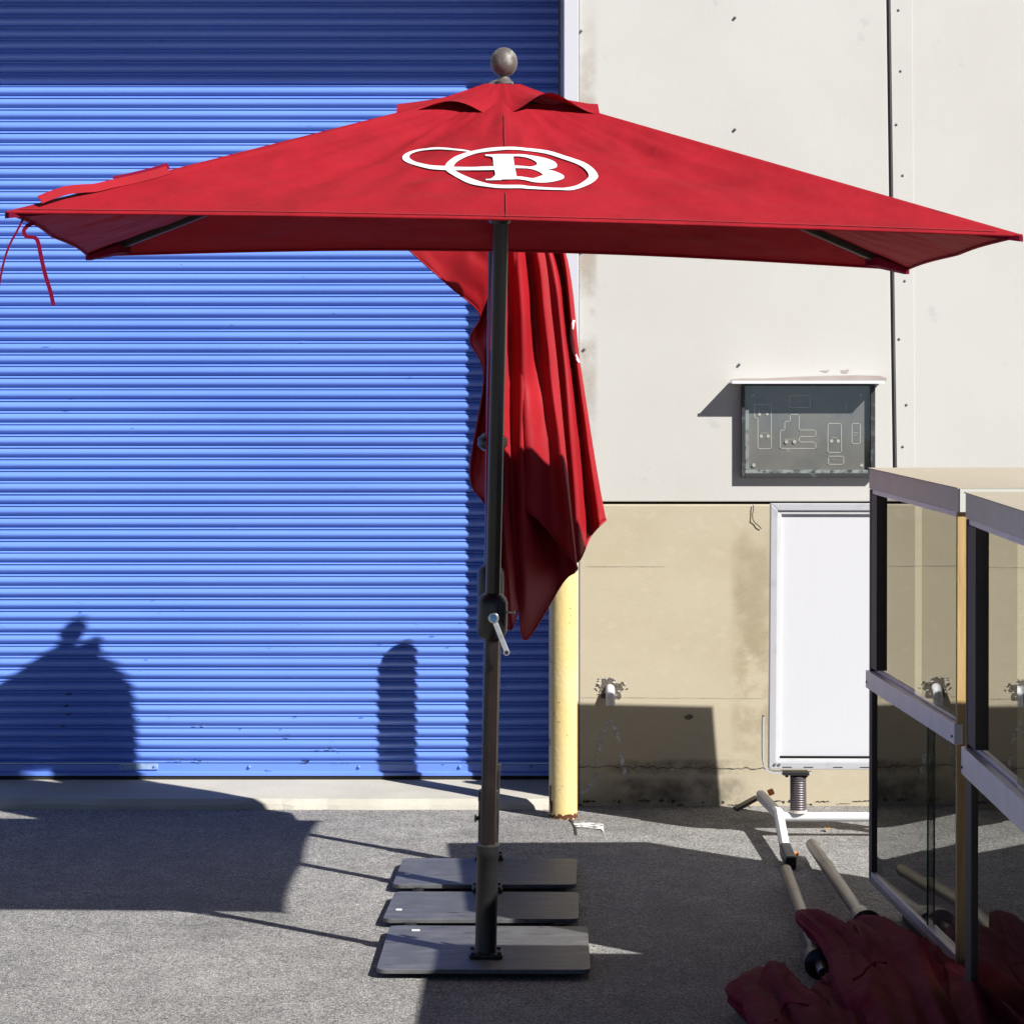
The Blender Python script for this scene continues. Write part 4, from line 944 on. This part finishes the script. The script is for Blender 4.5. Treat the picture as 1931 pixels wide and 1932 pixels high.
# ================================================================= UMBRELLAS LYING ON THE GROUND
def bundle(name, spine, folds, root, m=M['red_shade'], ns=70, nk=110, seed=0, open_end=True):
    """spine: (x px, y px, height of centre, radius x, radius z)"""
    S_ = [Vector((*G(x, y, h), )) for x, y, h, a, b in spine]; Rr = [Vector((a, b, 0)) for x, y, h, a, b in spine]
    bm = bmesh.new(); rings = []
    for i in range(ns+1):
        t = i/ns; p = catmull(S_, t); r = catmull(Rr, t); d = (catmull(S_, min(1, t+.02))-catmull(S_, max(0, t-.02))).normalized()
        s = d.cross(Vector((0,0,1))).normalized(); u = s.cross(d); ring = []
        for k_ in range(nk):
            th = 2*math.pi*k_/nk
            ff = folds*th+2.2*math.sin(t*3+seed)+1.2*noise.noise(Vector((t*4, seed, 0)))
            cx_, sx_ = math.cos(th), math.sin(th)
            r1 = 1-2.2*abs(noise.noise(Vector((cx_*1.9+seed, sx_*1.9, t*1.7))))
            r2 = 1-2.2*abs(noise.noise(Vector((cx_*4.2+seed*2, sx_*4.2+t*2, t*2.6+9))))
            tri = 1-abs(((ff/(2*math.pi)) % 1)*2-1)
            fo = .84+.34*(tri-.5)+.24*r1*.7+.15*r2*.7
            q_ = p+s*math.cos(th)*r.x*fo+u*math.sin(th)*r.y*fo
            fl = gz(q_.y)+.004
            if q_.z < fl: q_.z = fl+.001*random.random()
            ring.append(bm.verts.new(q_))
        rings.append(ring)
    for a, b in zip(rings, rings[1:]):
        for k_ in range(nk): bm.faces.new((a[k_], a[(k_+1)%nk], b[(k_+1)%nk], b[k_]))
    # tucked ends
    for ring, inn in ((rings[0], rings[3]), (rings[-1], rings[-4])):
        c = sum((v.co for v in inn), Vector())/nk; r2 = [bm.verts.new(v.co.lerp(c, .35)) for v in ring]; r3 = bm.verts.new(c)
        for k_ in range(nk): bm.faces.new((ring[k_], ring[(k_+1)%nk], r2[(k_+1)%nk], r2[k_])); bm.faces.new((r2[k_], r2[(k_+1)%nk], r3))
    return B2(name, bm, m, root, True)
LZ = zc(1500,1600,2.921)
GRP = 'folded red umbrellas lying on the ground'
def lying(label, pa, pb, rad, col_len=.065, ext=.12):
    a = G(*pa, .05); b = G(*pb, .07); d = (b-a).normalized()
    t = thing('lying_umbrella', label, 'umbrella', ((a.x+b.x)/2, (a.y+b.y)/2, gz(a.y)), GRP)
    tube('pole', [a, a+d*.002, b], [rad*.9, rad, rad], M['tan_tube'], t, 20)
    tube('pole_bore', [a-d*.001, a+d*.0005], [rad*.75, rad*.75], M['gap_black'], t, 16)  # dark disc on the tube end paints the shade of its bore
    j = a+(b-a)*.32; tube('pole_joint', [j, j+d*.003], rad*1.03, M['steel'], t, 20)
    tube('collar', [b-d*.01, b, b+d*col_len, b+d*(col_len+.002)], [rad*1.2, rad*1.75, rad*1.9, rad*1.6], M['tan_tube'], t, 24)
    c = b+d*col_len; tube('rib_hub', [c, c+d*.01, c+d*.07, c+d*.085], [rad*1.8, rad*2.2, rad*2.3, rad*1.4], M['blackp'], t, 24)
    tube('pole', [c+d*.08, c+d*(.08+ext)], rad*.85, M['tan_tube'], t, 16)
    return t
l1 = lying('lying umbrella with the bronze pole nearer the sign foot, left of the pair', LZ(463,695), LZ(655,1215), .0205)
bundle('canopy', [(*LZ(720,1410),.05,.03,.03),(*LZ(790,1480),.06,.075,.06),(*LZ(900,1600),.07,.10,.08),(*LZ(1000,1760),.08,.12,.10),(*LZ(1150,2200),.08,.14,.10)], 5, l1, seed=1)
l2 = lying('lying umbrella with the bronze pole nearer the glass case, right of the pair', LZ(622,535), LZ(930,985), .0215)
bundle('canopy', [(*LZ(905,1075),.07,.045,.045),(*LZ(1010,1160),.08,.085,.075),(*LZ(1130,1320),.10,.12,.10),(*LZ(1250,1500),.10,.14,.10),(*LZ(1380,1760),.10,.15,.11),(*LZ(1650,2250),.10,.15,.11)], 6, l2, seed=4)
def fold(label, spine, folds, seed, straps=()):
    c = G(*spine[0][:2]); t = thing('lying_umbrella', label, 'umbrella', c, GRP)
    cn = bundle('canopy', spine, folds, t, seed=seed)
    b_ = bmesh.new(); b_.from_mesh(cn.data); tr = BVHTree.FromBMesh(b_); b_.free()
    for s in straps:
        pp = [cast(*LZ(*a), tr, .006) for a in s]; pp = [p for p in pp if p]
        if len(pp) > 2: tube('tie_cord', [catmull(pp, i/24) for i in range(25)], .0042, M['red_shade'], t, 8)
    return t
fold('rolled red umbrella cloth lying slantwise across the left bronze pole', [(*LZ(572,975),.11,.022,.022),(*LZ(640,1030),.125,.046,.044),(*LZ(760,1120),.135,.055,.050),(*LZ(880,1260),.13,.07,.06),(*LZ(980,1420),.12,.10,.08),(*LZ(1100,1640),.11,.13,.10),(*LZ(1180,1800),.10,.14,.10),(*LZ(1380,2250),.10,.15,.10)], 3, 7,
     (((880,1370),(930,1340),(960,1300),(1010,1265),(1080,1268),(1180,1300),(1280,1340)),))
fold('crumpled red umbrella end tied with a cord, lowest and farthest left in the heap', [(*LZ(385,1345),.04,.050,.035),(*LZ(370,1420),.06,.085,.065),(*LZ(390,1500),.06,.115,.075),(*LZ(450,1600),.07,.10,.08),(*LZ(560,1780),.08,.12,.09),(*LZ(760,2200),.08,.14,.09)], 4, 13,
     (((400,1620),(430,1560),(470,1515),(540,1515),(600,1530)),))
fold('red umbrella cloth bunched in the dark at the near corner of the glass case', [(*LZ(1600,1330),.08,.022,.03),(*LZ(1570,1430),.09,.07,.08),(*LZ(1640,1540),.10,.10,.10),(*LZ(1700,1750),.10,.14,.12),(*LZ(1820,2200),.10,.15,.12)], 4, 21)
fold('shaded red cloth end lying behind the heap under the far glass case', [(*LZ(1235,1160),.05,.04,.04),(*LZ(1290,1220),.06,.08,.06),(*LZ(1350,1330),.07,.09,.07),(*LZ(1430,1500),.08,.10,.08)], 3, 31)
